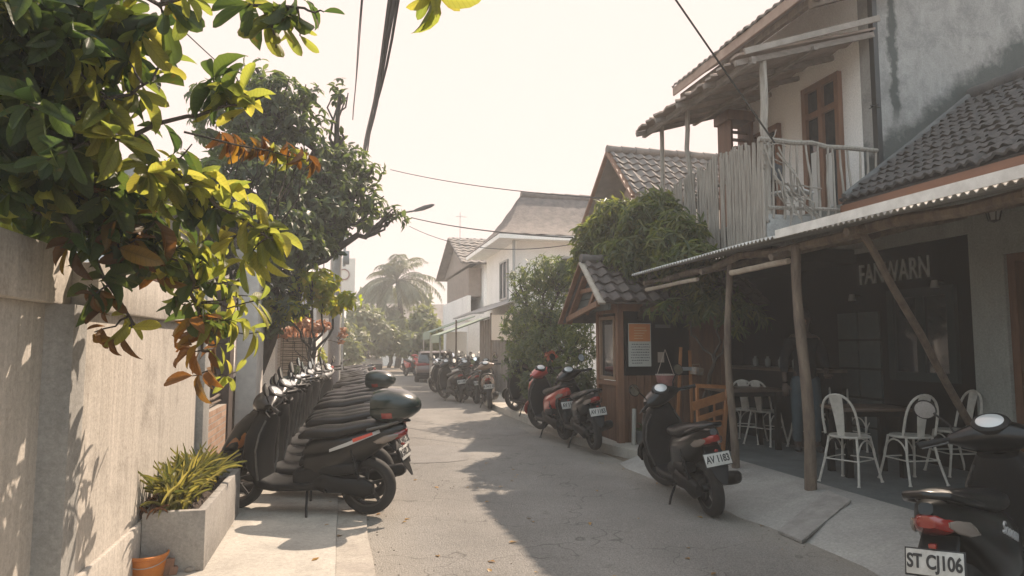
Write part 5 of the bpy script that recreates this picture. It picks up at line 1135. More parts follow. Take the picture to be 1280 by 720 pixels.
# the rest of this crown, above and behind the frame, throws the dapple on the wall
ab = [(-1.0, 3.0, 3.6, .5, .8, .4), (-.9, 4.6, 3.2, .45, .7, .35), (-1.6, 2.0, 3.4, .8, .9, .6), (-1.7, 3.8, 3.3, .5, .9, .45)]
if False: foliage(ft, [(x-O.x, y-O.y, z, a, c, e) for x, y, z, a, c, e in ab], 38, 6, .17, M_fg, 'detail', .6, .3, name='upper_leaves', Wr=.45, uv=True)
# ------------------------------------------------------------------ scooters
PB = mat('scooter_black', (.004, .005, .006), .3, coat=.45, var=(.007, .008, .008), vscale=6, spec=.15)
PG = mat('scooter_dark_green', (.006, .016, .014), .3, coat=.7, spec=.3)
PR = mat('scooter_red', (.36, .025, .015), .3, coat=1)
PW = mat('scooter_white', (.62, .60, .57), .35, coat=.8)
PS = mat('scooter_silver', (.22, .22, .22), .35, metal=.6, coat=.5)
PBl = mat('scooter_blue', (.02, .045, .10), .35, coat=.8)
PBr = mat('scooter_brown', (.16, .10, .06), .4, coat=.7)
M_plas = mat('black_plastic', (.008, .009, .010), .5, var=(.011, .011, .011), vscale=8, spec=.2)
M_vinyl = mat('seat_vinyl', (.006, .007, .008), .33, bump=.15, bscale=200, spec=.35)
M_tyre = mat('tyre_rubber', (.010, .010, .010), .8, var=(.02, .019, .018), vscale=12)
M_rim = mat('rim_alloy', (.06, .06, .06), .4, metal=.7)
M_alloy = mat('dull_alloy', (.16, .16, .155), .5, metal=.8, var=(.08, .08, .078), vscale=12)
M_chrome = mat('chrome', (.7, .7, .7), .15, metal=1)
M_mir = mat('mirror_glass', (.85, .86, .86), .02, metal=1)
M_red = mat('red_lens', (.20, .012, .008), .15, coat=1)
M_orl = mat('orange_lens', (.22, .085, .03), .25, coat=.6)
M_clear = mat('clear_lens', (.5, .5, .48), .12, coat=1)
M_smoke = mat('smoked_lens', (.16, .13, .11), .15, coat=.8)
M_gauge = mat('gauge_glass', (.42, .44, .44), .06, coat=1, spec=.9)  # light grey base paints in the bright sky mirrored by the glass
M_plate = mat('plate_white', (.46, .45, .42), .55, var=(.34, .33, .30), vscale=30)
M_ink = mat('plate_black', (.015, .015, .015), .6)
M_dec = mat('silver_decal', (.42, .42, .42), .35, metal=.3)
M_decr = mat('red_decal', (.5, .06, .03), .4)
TYR = .252
def wheel_mb(c, w_=.05, r_=TYR):
    t = MB(); t.lathe([(r_-.075, -w_*.8), (r_-.05, -w_), (r_-.02, -w_*.85), (r_-.004, -w_*.45), (r_, 0), (r_-.004, w_*.45), (r_-.02, w_*.85), (r_-.05, w_), (r_-.075, w_*.8)], c=c, axis=(0, 1, 0), n=36, closed=True)
    m = MB(); m.lathe([(r_-.09, -w_*.7), (r_-.068, -w_*.78), (r_-.066, w_*.78), (r_-.09, w_*.7), (r_-.095, 0)], c=c, axis=(0, 1, 0), n=36, closed=True)
    m.lathe([(0, -w_), (.035, -w_), (.04, -w_*.7), (.04, w_*.7), (.035, w_), (0, w_)], c=c, axis=(0, 1, 0), n=18)
    for k in range(5):
        a = k*2*math.pi/5+.3; d = V(math.cos(a), 0, math.sin(a)); s_ = V(-math.sin(a), 0, math.cos(a))
        m.beam(Vector(c)+d*.03-s_*.012, Vector(c)+d*(r_-.085)+s_*.0, .026, .022, up=(0, 1, 0)); 
    return t, m
def scooter(name, label, steer=.3, mir=.16, box=False, plate='AB 1234', paint=PB, decal=True, script=None, group=None, side_text=None):
    t = thing(name, label, 'scooter', group=group)
    SA = V(.30, 0, .98); AX = V(-.42, 0, .91).normalized()
    SM = Matrix.Translation(SA) @ Matrix.Rotation(steer, 4, AX) @ Matrix.Translation(-SA)
    def bs(nm, b, m, p=None, steerit=False):
        if steerit: b.xf(SM)
        return b.build(nm, m, p or t)
    Yv = lambda w_: V(0, w_, 0)
    fw = (.63, 0, TYR); rw = (-.62, 0, TYR)
    a, m = wheel_mb(rw, .055); o = bs('wheel', a, M_tyre); bs('rim', m, M_rim, o)
    a, m = wheel_mb(fw, .045); o = bs('wheel', a, M_tyre, steerit=True); bs('rim', m, M_rim, o, True)
    # body cowl
    SB = [((-.08, 0, .46), Yv(.12), V(0, 0, .17)), ((-.18, 0, .48), Yv(.15), V(0, 0, .20)), ((-.34, 0, .515), Yv(.165), V(.02, 0, .185)), ((-.50, 0, .58), Yv(.16), V(.05, 0, .14)), ((-.66, 0, .655), Yv(.14), V(.05, 0, .10)), ((-.80, 0, .72), Yv(.105), V(.04, 0, .075)), ((-.91, 0, .765), Yv(.065), V(.03, 0, .05)), ((-.96, 0, .785), Yv(.03), V(.01, 0, .025))]
    b = MB(); b.loft(SB, n=28, e=2.8); bc = bs('body_cowl', b, paint)
    if decal:
        for s0, s1 in ((12, 40), (140, 168)):
            b = MB(); patch(b, SB, 2.0, 4.9, (lambda q, s0=s0: s0 if s0 < 90 else 168-22*(1-q)*.6), (lambda q, s0=s0: 12+20*(.35+.65*q) if s0 < 90 else 168), off=.004, e=2.8)
            o = bs('stripe', b, M_dec, bc)
            b = MB(); patch(b, SB, 3.4, 4.5, (16 if s0 < 90 else 146), (30 if s0 < 90 else 160), off=.0075, e=2.8); bs('accent', b, M_decr, bc)
    if side_text:
        text('side_lettering', side_text, .085, M_dec, bc, (-.44, -.173, .615), (R(90), R(20), 0), ext=.003, shear=.4)
    # lower hull under the seat down to the swing unit
    b = MB(); b.loft([((.02, 0, .33), Yv(.13), V(0, 0, .07)), ((-.15, 0, .36), Yv(.15), V(0, 0, .12)), ((-.32, 0, .42), Yv(.14), V(0, 0, .12)), ((-.48, 0, .50), Yv(.11), V(0, 0, .08))], n=20); bs('under_cover', b, M_plas)
    SS = [((.0, 0, .675), Yv(.06), V(0, 0, .025)), ((-.06, 0, .70), Yv(.10), V(0, 0, .045)), ((-.2, 0, .715), Yv(.135), V(0, 0, .058)), ((-.36, 0, .725), Yv(.145), V(0, 0, .055)), ((-.48, 0, .75), Yv(.14), V(0, 0, .055)), ((-.64, 0, .785), Yv(.125), V(0, 0, .048)), ((-.78, 0, .805), Yv(.10), V(0, 0, .04)), ((-.86, 0, .81), Yv(.06), V(0, 0, .022))]
    b = MB(); b.loft(SS, n=28, e=2.5); bs('seat', b, M_vinyl)
    b = MB(); b.tube([(-.66, .135, .765), (-.8, .13, .80), (-.92, .085, .835), (-.96, 0, .845), (-.92, -.085, .835), (-.8, -.13, .80), (-.66, -.135, .765)], [.012, .016, .018, .018, .018, .016, .012], 10); bs('grab_rail', b, M_alloy if decal else PB)
    # floorboard and lower side fairings
    b = MB(); b.loft([((-.2, 0, .27), Yv(.15), V(0, 0, .045)), ((0, 0, .255), Yv(.165), V(0, 0, .04)), ((.2, 0, .25), Yv(.165), V(0, 0, .04)), ((.34, 0, .27), Yv(.15), V(0, 0, .05)), ((.40, 0, .31), Yv(.12), V(0, 0, .05))], n=22, e=4); bs('floorboard', b, M_plas)
    # leg shield
    b = MB(); SH = [((.34, 0, .27), Yv(.14), V(.045, 0, .02)), ((.385, 0, .40), Yv(.19), V(.06, 0, .02)), ((.40, 0, .54), Yv(.215), V(.075, 0, .02)), ((.375, 0, .68), Yv(.205), V(.08, 0, .03)), ((.33, 0, .80), Yv(.16), V(.075, 0, .035)), ((.29, 0, .90), Yv(.10), V(.055, 0, .03))]
    b.loft(SH, n=26, e=3); bs('leg_shield', b, M_plas)
    b = MB(); b.loft([((.33, 0, .88), Yv(.10), V(.04, 0, .05)), ((.42, 0, .79), Yv(.165), V(.06, 0, .085)), ((.52, 0, .69), Yv(.16), V(.06, 0, .10)), ((.62, 0, .60), Yv(.11), V(.05, 0, .075)), ((.72, 0, .525), Yv(.045), V(.03, 0, .03))], n=26, e=2.4); fc = bs('front_cowl', b, paint)
    for s_ in (-1, 1):
        b = MB(); b.loft([((.44, s_*.15, .70), V(.02, 0, .02), V(-.01, s_*.012, .02)), ((.53, s_*.135, .63), V(.04, 0, .02), V(0, s_*.02, .035)), ((.64, s_*.08, .565), V(.03, 0, .01), V(0, s_*.015, .02)), ((.69, s_*.05, .54), V(.01, 0, 0), V(0, .004, .006))], n=12); bs('turn_signal', b, M_orl if s_ > 0 else M_orl, fc)
    for s_ in (-1, 1):      # inner pale edge of the shield
        b = MB(); b.tube([(.335, s_*.15, .31), (.325, s_*.195, .45), (.325, s_*.205, .58), (.30, s_*.18, .72), (.27, s_*.12, .83)], .009, 8); bs('shield_trim', b, M_alloy)
    # front fender and fork
    b = MB(); b.loft([(V(*fw)+V(math.cos(a_), 0, math.sin(a_))*(TYR+.028), Yv(.068*q), V(math.cos(a_), 0, math.sin(a_))*.02) for a_, q in [(R(x), min(1, .35+(x-5)*.05) if x < 90 else min(1, .4+(165-x)*.03)) for x in range(5, 166, 16)]], n=14, e=2.4); bs('front_fender', b, paint, steerit=True)
    for s_ in (-1, 1):
        b = MB(); b.tube([(.63, s_*.085, TYR), (.60, s_*.085, .36), (.50, s_*.075, .58)], [.022, .024, .018], 10); bs('fork_leg', b, M_plas, steerit=True)
    # steering head, handlebar cowl, grips, levers, gauge, headlight, mirrors
    b = MB(); b.loft([((.26, -.22, .985), V(.035, 0, 0), V(0, 0, .028)), ((.285, -.15, .985), V(.085, 0, -.015), V(.02, 0, .055)), ((.305, -.07, .985), V(.115, 0, -.035), V(.03, 0, .08)), ((.31, 0, .985), V(.12, 0, -.04), V(.03, 0, .09)), ((.305, .07, .985), V(.115, 0, -.035), V(.03, 0, .08)), ((.285, .15, .985), V(.085, 0, -.015), V(.02, 0, .055)), ((.26, .22, .985), V(.035, 0, 0), V(0, 0, .028))], n=20, e=2.2); b.tube([(.31, 0, .96), (.34, 0, .84)], [.05, .06], 14); hc = bs('handlebar_cowl', b, paint, steerit=True)
    b = MB(); b.ell((.385, 0, .955), (.05, .11, .05), rot=(0, .4, 0)); bs('headlight', b, M_clear, hc, True)
    b = MB(); b.lathe([(0, .012), (.06, .012), (.075, .002), (.08, -.02), (.078, -.03)], c=(.235, 0, 1.07), axis=(-.62, 0, .78), n=26); b.xf(Matrix.Translation((.225, 0, 0)) @ Matrix.Diagonal((1, 1.25, 1, 1)) @ Matrix.Translation((-.225, 0, 0))); ip = bs('instrument_panel', b, M_plas, steerit=True)
    b = MB(); b.lathe([(0, .022), (.035, .02), (.055, .013)], c=(.235, 0, 1.07), axis=(-.62, 0, .78), n=26); b.xf(Matrix.Translation((.225, 0, 0)) @ Matrix.Diagonal((1, 1.25, 1, 1)) @ Matrix.Translation((-.225, 0, 0))); bs('gauge_glass', b, M_gauge, ip, True)
    for s_ in (-1, 1):
        b = MB(); b.tube([(.26, s_*.17, .99), (.22, s_*.24, .985), (.175, s_*.30, .975)], .013, 8); b.tube([(.2, s_*.265, .98), (.16, s_*.335, .97), (.135, s_*.365, .965)], [.018, .018, .02], 10); bs('grip', b, M_plas, steerit=True)
        b = MB(); b.tube([(.28, s_*.2, .97), (.27, s_*.27, .955), (.22, s_*.36, .94)], .006, 6); bs('brake_lever', b, M_alloy, steerit=True)
        b = MB(); b.tube([(.26, s_*.18, 1.0), (.27, s_*.21, 1.07), (.25, s_*.27, 1.14)], .0065, 7); c = V(.25, s_*.31, 1.165); ax = V(-.97, 0, mir).normalized()
        b.lathe([(0, -.028), (.035, -.024), (.058, -.006), (.062, .004), (.055, .006)], c=c, axis=ax, n=22); b.xf(Matrix.Translation(c) @ Matrix.Rotation(s_*.25, 4, 'X') @ Matrix.Diagonal((1, 1.25, .85, 1)) @ Matrix.Translation(-c)) if False else None
        mi = bs('mirror', b, M_plas, steerit=True)
        b = MB(); b.lathe([(0, .0075), (.054, .0065)], c=c, axis=ax, n=22); bs('mirror_glass', b, M_mir, mi, True)
    # tail: lights, fender, plate
    b = MB(); b.loft([((-.83, 0, .70), Yv(.095), V(0, 0, .035)), ((-.90, 0, .71), Yv(.08), V(.01, 0, .045)), ((-.965, 0, .735), Yv(.045), V(.01, 0, .03)), ((-.98, 0, .745), Yv(.02), V(0, 0, .012))], n=18); tl = bs('tail_light', b, M_red)
    for s_ in (-1, 1):
        b = MB(); b.loft([((-.72, s_*.125, .655), V(.01, 0, 0), V(0, .004, .012)), ((-.80, s_*.112, .68), V(.0, s_*.012, 0), V(0, 0, .034)), ((-.88, s_*.088, .70), V(.0, s_*.012, 0), V(0, 0, .028)), ((-.92, s_*.07, .715), V(0, .003, 0), V(0, 0, .01))], n=12); bs('turn_signal', b, M_smoke)
    b = MB(); b.loft([((-.82, 0, .66), Yv(.075), V(.03, 0, .01)), ((-.90, 0, .58), Yv(.085), V(.015, 0, .01)), ((-.955, 0, .48), Yv(.08), V(.008, 0, .004)), ((-1.0, 0, .40), Yv(.045), V(.005, 0, .002)), ((-1.02, 0, .36), Yv(.02), V(.004, 0, .002))], n=16, e=4); bs('rear_fender', b, M_plas)
    b = MB(); b.box((-.955, 0, .555), (.006, .225, .105), rot=(0, .35, 0), bev=.002); np_ = bs('number_plate', b, M_plate)
    b = MB(); b.box((-.951, 0, .5535), (.006, .239, .119), rot=(0, .35, 0), bev=.002); bs('plate_frame', b, M_ink, np_)
    text('plate_lettering', plate, .082, M_ink, np_, (-.955-.0045*math.cos(.35), 0, .555+.0045*math.sin(.35)), Matrix(((0, math.sin(.35), -math.cos(.35)), (-1, 0, 0), (0, math.cos(.35), math.sin(.35)))).to_euler(), ext=.0015, sx=.70, font_w=.0022)
    b = MB(); b.box((-.94, 0, .625), (.03, .03, .02), bev=.004); bs('reflector', b, M_red)
    # engine, belt case (left), muffler (right), shock, stand
    b = MB(); b.loft([((-.16, .10, .29), Yv(.045), V(0, 0, .05)), ((-.28, .125, .30), Yv(.055), V(0, 0, .088)), ((-.45, .13, .285), Yv(.045), V(0, 0, .065)), ((-.62, .125, .262), Yv(.05), V(0, 0, .088)), ((-.71, .12, .262), Yv(.03), V(0, 0, .045))], n=22, e=2.3); ec = bs('belt_case', b, M_plas)
    b = MB(); b.loft([((-.22, .10, .42), Yv(.05), V(0, 0, .05)), ((-.4, .12, .42), Yv(.06), V(0, 0, .055)), ((-.58, .11, .44), Yv(.045), V(0, 0, .045))], n=16, e=3); bs('air_filter_box', b, M_plas)
    b = MB(); b.loft([((-.12, 0, .27), Yv(.09), V(0, 0, .07)), ((-.35, 0, .29), Yv(.10), V(0, 0, .09)), ((-.6, .03, .27), Yv(.06), V(0, 0, .06))], n=16); b.lathe([(0, 0), (.07, 0), (.085, .02), (.085, .05), (0, .06)], c=(-.22, -.10, .29), axis=(0, -1, 0), n=20); bs('engine', b, M_alloy)
    b = MB(); b.tube([(-.15, -.05, .22), (-.3, -.12, .20), (-.42, -.15, .23)], .017, 8); b.loft([((-.40, -.155, .24), Yv(.03), V(0, 0, .03)), ((-.45, -.16, .255), Yv(.05), V(0, 0, .055)), ((-.75, -.165, .33), Yv(.055), V(0, 0, .062)), ((-.88, -.165, .36), Yv(.05), V(0, 0, .055)), ((-.91, -.165, .365), Yv(.03), V(0, 0, .035))], n=20, e=2.2); mf = bs('muffler', b, M_plas)
    b = MB(); b.loft([((-.50, -.205, .275), Yv(.012), V(0, 0, .035)), ((-.65, -.215, .31), Yv(.014), V(0, 0, .045)), ((-.8, -.212, .345), Yv(.012), V(0, 0, .035))], n=12, e=3); bs('heat_shield', b, M_alloy, mf)
    b = MB(); b.tube([(-.60, .15, .30), (-.52, .15, .60)], .012, 8); b.tube([(-.60+.08*q, .15+.026*math.cos(q*44), .30+.3*q+.0*math.sin(q*44)) for q in np.linspace(.15, .85, 40)], .006, 5); b.tube([(-.58, .15, .37), (-.54, .15, .54)], .016, 12); bs('shock_absorber', b, M_plas)
    b = MB(); b.tube([(-.1, .10, .22), (-.13, .19, .10), (-.15, .235, .012)], .011, 8); b.box((-.15, .24, .008), (.05, .03, .01)); bs('kickstand', b, M_plas)
    b = MB(); b.lathe([(0, -.0), (.03, 0)], c=(-.3, .19, .33), axis=(0, 1, 0), n=12); b.tube([(-.27, .1, .25), (-.31, .22, .25)], .013, 8); bs('foot_peg', b, M_plas)
    if box:
        zc = .965; xs = [(-.68, .11, .07), (-.70, .165, .115), (-.75, .19, .135), (-.85, .195, .14), (-.95, .175, .125), (-1.03, .135, .095), (-1.085, .075, .05), (-1.10, .03, .02)]
        b = MB(); b.loft([((x, 0, zc-.005*(i > 4)), Yv(w_), V(0, 0, h_)) for i, (x, w_, h_) in enumerate(xs)], n=30, e=2.7); tb = bs('top_box', b, PG)
        b = MB(); b.loft([((x, 0, zc-.005), Yv(w_+.004), V(0, 0, .006)) for x, w_, h_ in xs], n=20, e=2.7); bs('lid_seam', b, M_plas, tb)
        b = MB(); patch(b, [((x, 0, zc-.005*(i > 4)), Yv(w_), V(0, 0, h_)) for i, (x, w_, h_) in enumerate(xs)], 2.6, 3.5, 192, 215, off=.004, e=2.7); patch(b, [((x, 0, zc-.005*(i > 4)), Yv(w_), V(0, 0, h_)) for i, (x, w_, h_) in enumerate(xs)], 2.6, 3.5, -35, -12, off=.004, e=2.7); bs('box_reflector', b, M_red, tb)
        b = MB(); b.tube([(-.66, .06, .80), (-.9, .07, .835), (-1.0, 0, .83), (-.9, -.07, .835), (-.66, -.06, .80)], .012, 8); b.tube([(-.9, 0, .80), (-.98, 0, .86)], .02, 8); bs('box_bracket', b, M_plas)
    return t
def place(o, rear, head, lean=-.10, z=0):
    h_ = R(head); d = V(math.cos(h_), math.sin(h_), 0); p = V(rear[0], rear[1], 0)+d*.62
    o.location = (p.x, p.y, z); o.rotation_euler = (lean, 0, h_); return o
def loc_of(rear, head, z=0):
    h_ = R(head); return (rear[0]+math.cos(h_)*.62, rear[1]+math.sin(h_)*.62, z)
s1 = scooter('scooter', 'black scooter with dark green top box, nearest in the left row beside the planter', steer=.30, box=True, plate='AB 5412 ZK')
place(s1, (.245, 6.25), 158, -.08, .024)
ords = ['second', 'third', 'fourth', 'fifth', 'sixth', 'seventh', 'eighth', 'ninth', 'tenth']
PA = lambda q: {'body_cowl': q, 'front_cowl': q, 'front_fender': q, 'handlebar_cowl': q}
s2x = scooter('scooter', 'x', steer=.12, plate='AB 3307 QL', decal=False, paint=PBl)
for k in range(1, 10):
    r_ = (.245+rng.normal()*.035+.01*k, 6.25+.62*k); hd = 158+rng.normal()*3.2
    lab = f'{ords[k-1]} scooter from the camera in the tight left row' + (', with a dark top box' if k == 7 else '')
    q = dup(s2x if k in (2, 3, 6) else s1, loc_of(r_, hd, .024 if k < 5 else .014), (-.08+rng.normal()*.02, 0, R(hd)), lab, paint=PA([PB, PB, PB, PG, PB, PS, PBl, PB, PS][k-1]), skip=() if k == 7 else ('top_box', 'box_bracket')); sc_ = float(rng.uniform(.955, 1.045)); q.scale = (sc_, sc_, sc_)
for s_ in COL.objects:
    if s_.get('category') == 'scooter': s_['group'] = 'scooters parked in a tight row on the left'
gl = 'hazy scooters further down the left side'
for k in range(14):
    y = 12.9+k*.95; hd = 150+rng.normal()*14; q = dup(s1, loc_of((.35+.02*k+rng.normal()*.15, y), hd, .006), (-.09, 0, R(hd)), 'hazy scooter in the distant left row beyond the utility pole', group=gl, paint=PA([PW, PB, PR, PB, PS, PBl, PB, PBr][k % 8]), skip=('top_box', 'box_bracket'))
# right hand side
for o in [s2x]+list(s2x.children_recursive): bpy.data.objects.remove(o)
s2 = scooter('scooter', 'black scooter with round mirrors standing at the road edge before the cafe terrace', steer=.42, plate='AV 1183', decal=False, paint=PB)
place(s2, (3.19, 5.53), 83, -.16, .006)
s2['group'] = 'scooters parked on the right side'
gr = 'scooters parked on the right side'
a = W(706, 547, Z=.1); q = dup(s2, loc_of((a.x, a.y), 92, .07), (-.1, 0, R(92)), 'red scooter with white plate parked by the dark hedge', gr, PA(PR))
a = W(744, 562, Z=.08); q = dup(s2, loc_of((a.x, a.y), 88, .075), (-.12, 0, R(88)), 'dark scooter parked against the street side of the wooden kiosk', gr)
a = W(676, 522, Z=.1); q = dup(s2, loc_of((a.x, a.y), 100, .115), (-.1, 0, R(100)), 'dark scooter half hidden left of the red scooter', gr, PA(PG))
a = W(660, 512, Z=.1); q = dup(s2, loc_of((a.x, a.y), 70, .115), (-.1, 0, R(70)), 'dim scooter with pale mirror furthest left against the hedge', gr, PA(PB))
a = W(613, 512, Z=.0); q = dup(s1, loc_of((a.x, a.y), 80, .006), (-.1, 0, R(80)), 'brown scooter with orange tail seen from behind, nearest of the hazy right group', 'hazy scooters in the right group', PA(PBr), skip=('top_box', 'box_bracket'))
for k, (px, py, hd, pt) in enumerate(((596, 505, 95, PB), (574, 503, 100, PB), (606, 497, 70, PS), (586, 494, 85, PB), (568, 494, 110, PW), (600, 487, 80, PB), (580, 485, 95, PBl), (565, 484, 105, PB), (592, 480, 75, PW), (574, 478, 90, PB), (607, 482, 60, PB), (562, 476, 100, PS), (585, 473, 85, PB), (570, 470, 95, PR))):
    a = W(px, py, Z=.0); q = dup(s2 if k % 2 else s1, loc_of((a.x, a.y), hd, .006), (-.1, 0, R(hd)), 'hazy scooter in the crowded right group beyond the brown one', 'hazy scooters in the right group', PA(pt), skip=('top_box', 'box_bracket'))
s3 = scooter('scooter', 'glossy black scooter with silver side lettering cut off by the bottom right corner', steer=.1, mir=-.35, plate='ST CJ106', decal=False, paint=PB, side_text='Scoom', group=gr)
place(s3, (2.83, 2.62), 28, -.10, .006)

# ------------------------------------------------------------------ cars
def car(name, label, loc, rz, paint, hatch=False):
    t = thing(name, label, 'car', loc, rz); L_, w_ = 4.3, .86
    low = [(-2.12, .62, .30), (-2.05, .66, .42), (-1.6, .64, .46), (-.8, .62, .48), (.6, .62, .48), (1.4, .60, .44), (1.95, .55, .36), (2.12, .50, .25)]
    b = MB(); b.loft([((x, 0, z), V(0, w_*(1 if -1.9 < x < 1.7 else .93), 0), V(0, 0, h_*.75)) for x, z, h_ in low], n=24, e=4.5); b.build('body', paint, t)
    b = MB(); b.loft([((-1.98, 0, 1.05), V(0, .74, 0), V(.0, 0, .08)), ((-1.75, 0, 1.22), V(0, .70, 0), V(0, 0, .27)), ((-1.2, 0, 1.27), V(0, .69, 0), V(0, 0, .32)), ((0, 0, 1.27), V(0, .69, 0), V(0, 0, .31)), ((.5, 0, 1.2), V(0, .70, 0), V(0, 0, .24)), ((1.1, 0, 1.0), V(0, .74, 0), V(0, 0, .06))], n=20, e=5); cb = b.build('cabin', M_glass, t)
    b = MB(); b.loft([((-1.82, 0, 1.50), V(0, .62, 0), V(0, 0, .02)), ((-1.5, 0, 1.57), V(0, .66, 0), V(0, 0, .03)), ((0, 0, 1.58), V(0, .66, 0), V(0, 0, .03)), ((.45, 0, 1.50), V(0, .62, 0), V(0, 0, .02))], n=16, e=4); b.build('roof_panel', paint, t)
    for s_ in (-1, 1):
        b = MB(); b.beam((-1.95, s_*.72, 1.05), (-1.65, s_*.66, 1.52), .06, .05); b.beam((-.9, s_*.71, 1.0), (-.85, s_*.67, 1.55), .05, .06); b.beam((1.15, s_*.72, 1.0), (.45, s_*.65, 1.52), .05, .05); b.build('pillar', paint, t)
        b = MB(); b.tube([(-1.5, s_*.60, 1.62), (-1.3, s_*.60, 1.66), (.1, s_*.60, 1.66), (.25, s_*.60, 1.61)], .018, 6); b.build('roof_rail', M_metal, t)
        b = MB(); b.box((.75, s_*.95, 1.02), (.12, .18, .13), bev=.03); b.build('door_mirror', paint, t)
        for x in (-1.35, 1.35):
            a, m = wheel_mb((x, s_*.78, .33), .1, .33); o = a.build('wheel', M_tyre, t); m.build('rim', M_alloy, o)
        b = MB(); b.box((-2.03, s_*.60, .93), (.14, .42, .15), bev=.02); b.build('tail_light', M_red, t)
        b = MB(); b.box((2.0, s_*.62, .72), (.2, .34, .14), bev=.03); b.build('headlight', M_clear, t)
    b = MB(); b.box((-2.07, 0, .93), (.1, .8, .09), bev=.015); b.build('light_bar', M_red, t)
    b = MB(); b.box((-2.13, 0, .42), (.16, 1.6, .2), bev=.04); b.build('bumper', M_plas, t); b = MB(); b.box((2.1, 0, .38), (.16, 1.55, .2), bev=.04); b.build('bumper', M_plas, t)
    b = MB(); b.box((-2.12, 0, .72), (.02, .44, .12)); b.build('number_plate', M_plate, t)
    b = MB(); b.box((-2.16, 0, .55), (.02, .7, .03)); b.build('chrome_strip', M_chrome, t)
    b = MB(); b.bx((-1.9, -.7, .2), (1.9, .7, .35)); b.build('underbody', M_plas, t)
    return t
a = W(533, 479, Z=0); car('parked_car', 'dark brownish car seen from behind with a red tail light bar in the hazy street', (a.x+.6, a.y+2.1, 0), R(84), mat('car_brown', (.12, .085, .075), .35, coat=.8)).scale = (.95, .97, .80)
a = W(452, 466, Z=0); car('parked_car', 'small pale car facing the camera far down the left side', (a.x, a.y+2, 0), R(-80), mat('car_white', (.6, .55, .52), .35, coat=.8))
# box truck beyond
a = W(548, 458, Z=0); t = thing('box_truck', 'dim hazy box truck standing beyond the brownish car', 'truck', (a.x, 43, 0), R(88))
b = MB(); b.bx((-2.6, -.95, .9), (1.0, .95, 2.5)); b.build('cargo_box', mat('truck_grey', (.2, .17, .15), .7), t)
b = MB(); b.box((1.9, 0, 1.3), (1.5, 1.75, 1.7), taper=.9, bev=.08); b.build('cab', mat('truck_cab', (.3, .28, .26), .5), t)
b = MB(); b.bx((-2.5, -.85, .6), (2.3, .85, .88)); b.build('chassis', M_plas, t)
for x in (-1.7, 1.8):
    for s_ in (-1, 1): q, m = wheel_mb((x, s_*.8, .4), .12, .4); o = q.build('wheel', M_tyre, t); m.build('rim', M_alloy, o)
a = W(507, 470, Z=0); dup(s1, loc_of((a.x, a.y), -70, .006), (-.08, 0, R(-70)), 'faint red scooter standing left of the brownish car', 'hazy scooters further down the left side', PA(PR), skip=('top_box', 'box_bracket'))

# ------------------------------------------------------------------ cafe furniture
M_chair = mat('chair_white', (.52, .50, .45), .5, var=(.36, .34, .3), vscale=14)
def chair():
    t = thing('cafe_chair', 'c', 'chair', group='white metal cafe chairs')
    b = MB(); b.lathe([(0, .455), (.15, .458), (.185, .462), (.19, .452), (.185, .44), (0, .442)], n=26); b.build('seat', M_chair, t)
    fr = MB(); pts = []
    for k in range(17):
        a = math.pi*k/16; y_ = -.175*math.cos(a); z_ = .47+.40*math.sin(a)**.55; x_ = -.13-.10*(z_-.47)/.4; pts.append((x_, y_*(1+.06*math.sin(a)), z_))
    fr.tube(pts, .0125, 8); fr.build('back_frame', M_chair, t)
    b = MB(); n = 7; vs = []
    for i in range(n+1):
        z_ = .462+.395*i/n; x_ = -.15-.085*i/n+.012*math.sin(math.pi*i/n); wd = .035+.032*i/n
        vs += [(x_, -wd, z_), (x_-.004, 0, z_), (x_, wd, z_), (x_-.006, wd, z_), (x_-.01, 0, z_), (x_-.006, -wd, z_)]
    fs = [(i*6+k, i*6+(k+1) % 6, (i+1)*6+(k+1) % 6, (i+1)*6+k) for i in range(n) for k in range(6)]+[(5, 4, 3, 2, 1, 0), tuple(n*6+k for k in range(6))]
    b.add(vs, fs, True); b.build('splat', M_chair, t)
    for sx in (-1, 1):
        for sy in (-1, 1):
            b = MB(); b.tube([(sx*.13, sy*.14, .45), (sx*.16, sy*.165, .25), (sx*(.215 if sx > 0 else .235), sy*.20, 0)], .012, 8); b.tube([(sx*(.214 if sx > 0 else .234), sy*.199, .012), (sx*(.216 if sx > 0 else .236), sy*.201, -.0)], .017, 8); b.build('leg', M_chair, t)
    b = MB(); q = [(.172, -.172), (.172, .172), (-.178, .172), (-.178, -.172), (.172, -.172)]
    for (x0_, y0_), (x1_, y1_) in zip(q, q[1:]): b.tube([(x0_, y0_, .23), (x1_, y1_, .23)], .007, 6)
    for s_ in (-1, 1): b.tube([(.17*math.cos(a), s_*.165, .23+.19*math.sin(a)) for a in np.linspace(0, math.pi, 13)], .008, 6)
    b.tube([(.168, .165*math.cos(a), .23+.19*math.sin(a)) for a in np.linspace(0, math.pi, 13)], .008, 6)
    b.build('stretcher', M_chair, t)
    return t
ch = chair(); F0 = .203
cl = [(1064, 602, 22, 'white chair at the near left side of the table, back to the left'), (1140, 602, 84, 'white chair with its splat back towards the camera at the near right of the table'), (1196, 592, 168, 'white chair right of the table, behind the scooter mirror'),
      (958, 555, 25, 'white chair just right of the thin awning pole'), (936, 552, 40, 'white chair half behind the thin awning pole'), (1014, 560, 185, 'white chair partly behind the thick awning pole, back to the right'),
      (1088, 562, -95, 'white chair on the far side of the table facing the camera'), (1118, 546, -110, 'furthest white chair behind the table, mostly in shadow')]
for k, (px, py, rz, lab) in enumerate(cl):
    a = W(px, py, Z=F0); lo = (a.x, a.y, F0); 
    if k == 0: ch.location = lo; ch.rotation_euler = (0, 0, R(rz)); ch['label'] = lab; ch.scale = (.96, .96, .96)
    else: dup(ch, lo, (0, 0, R(rz)), lab).scale = (.96, .96, .96)
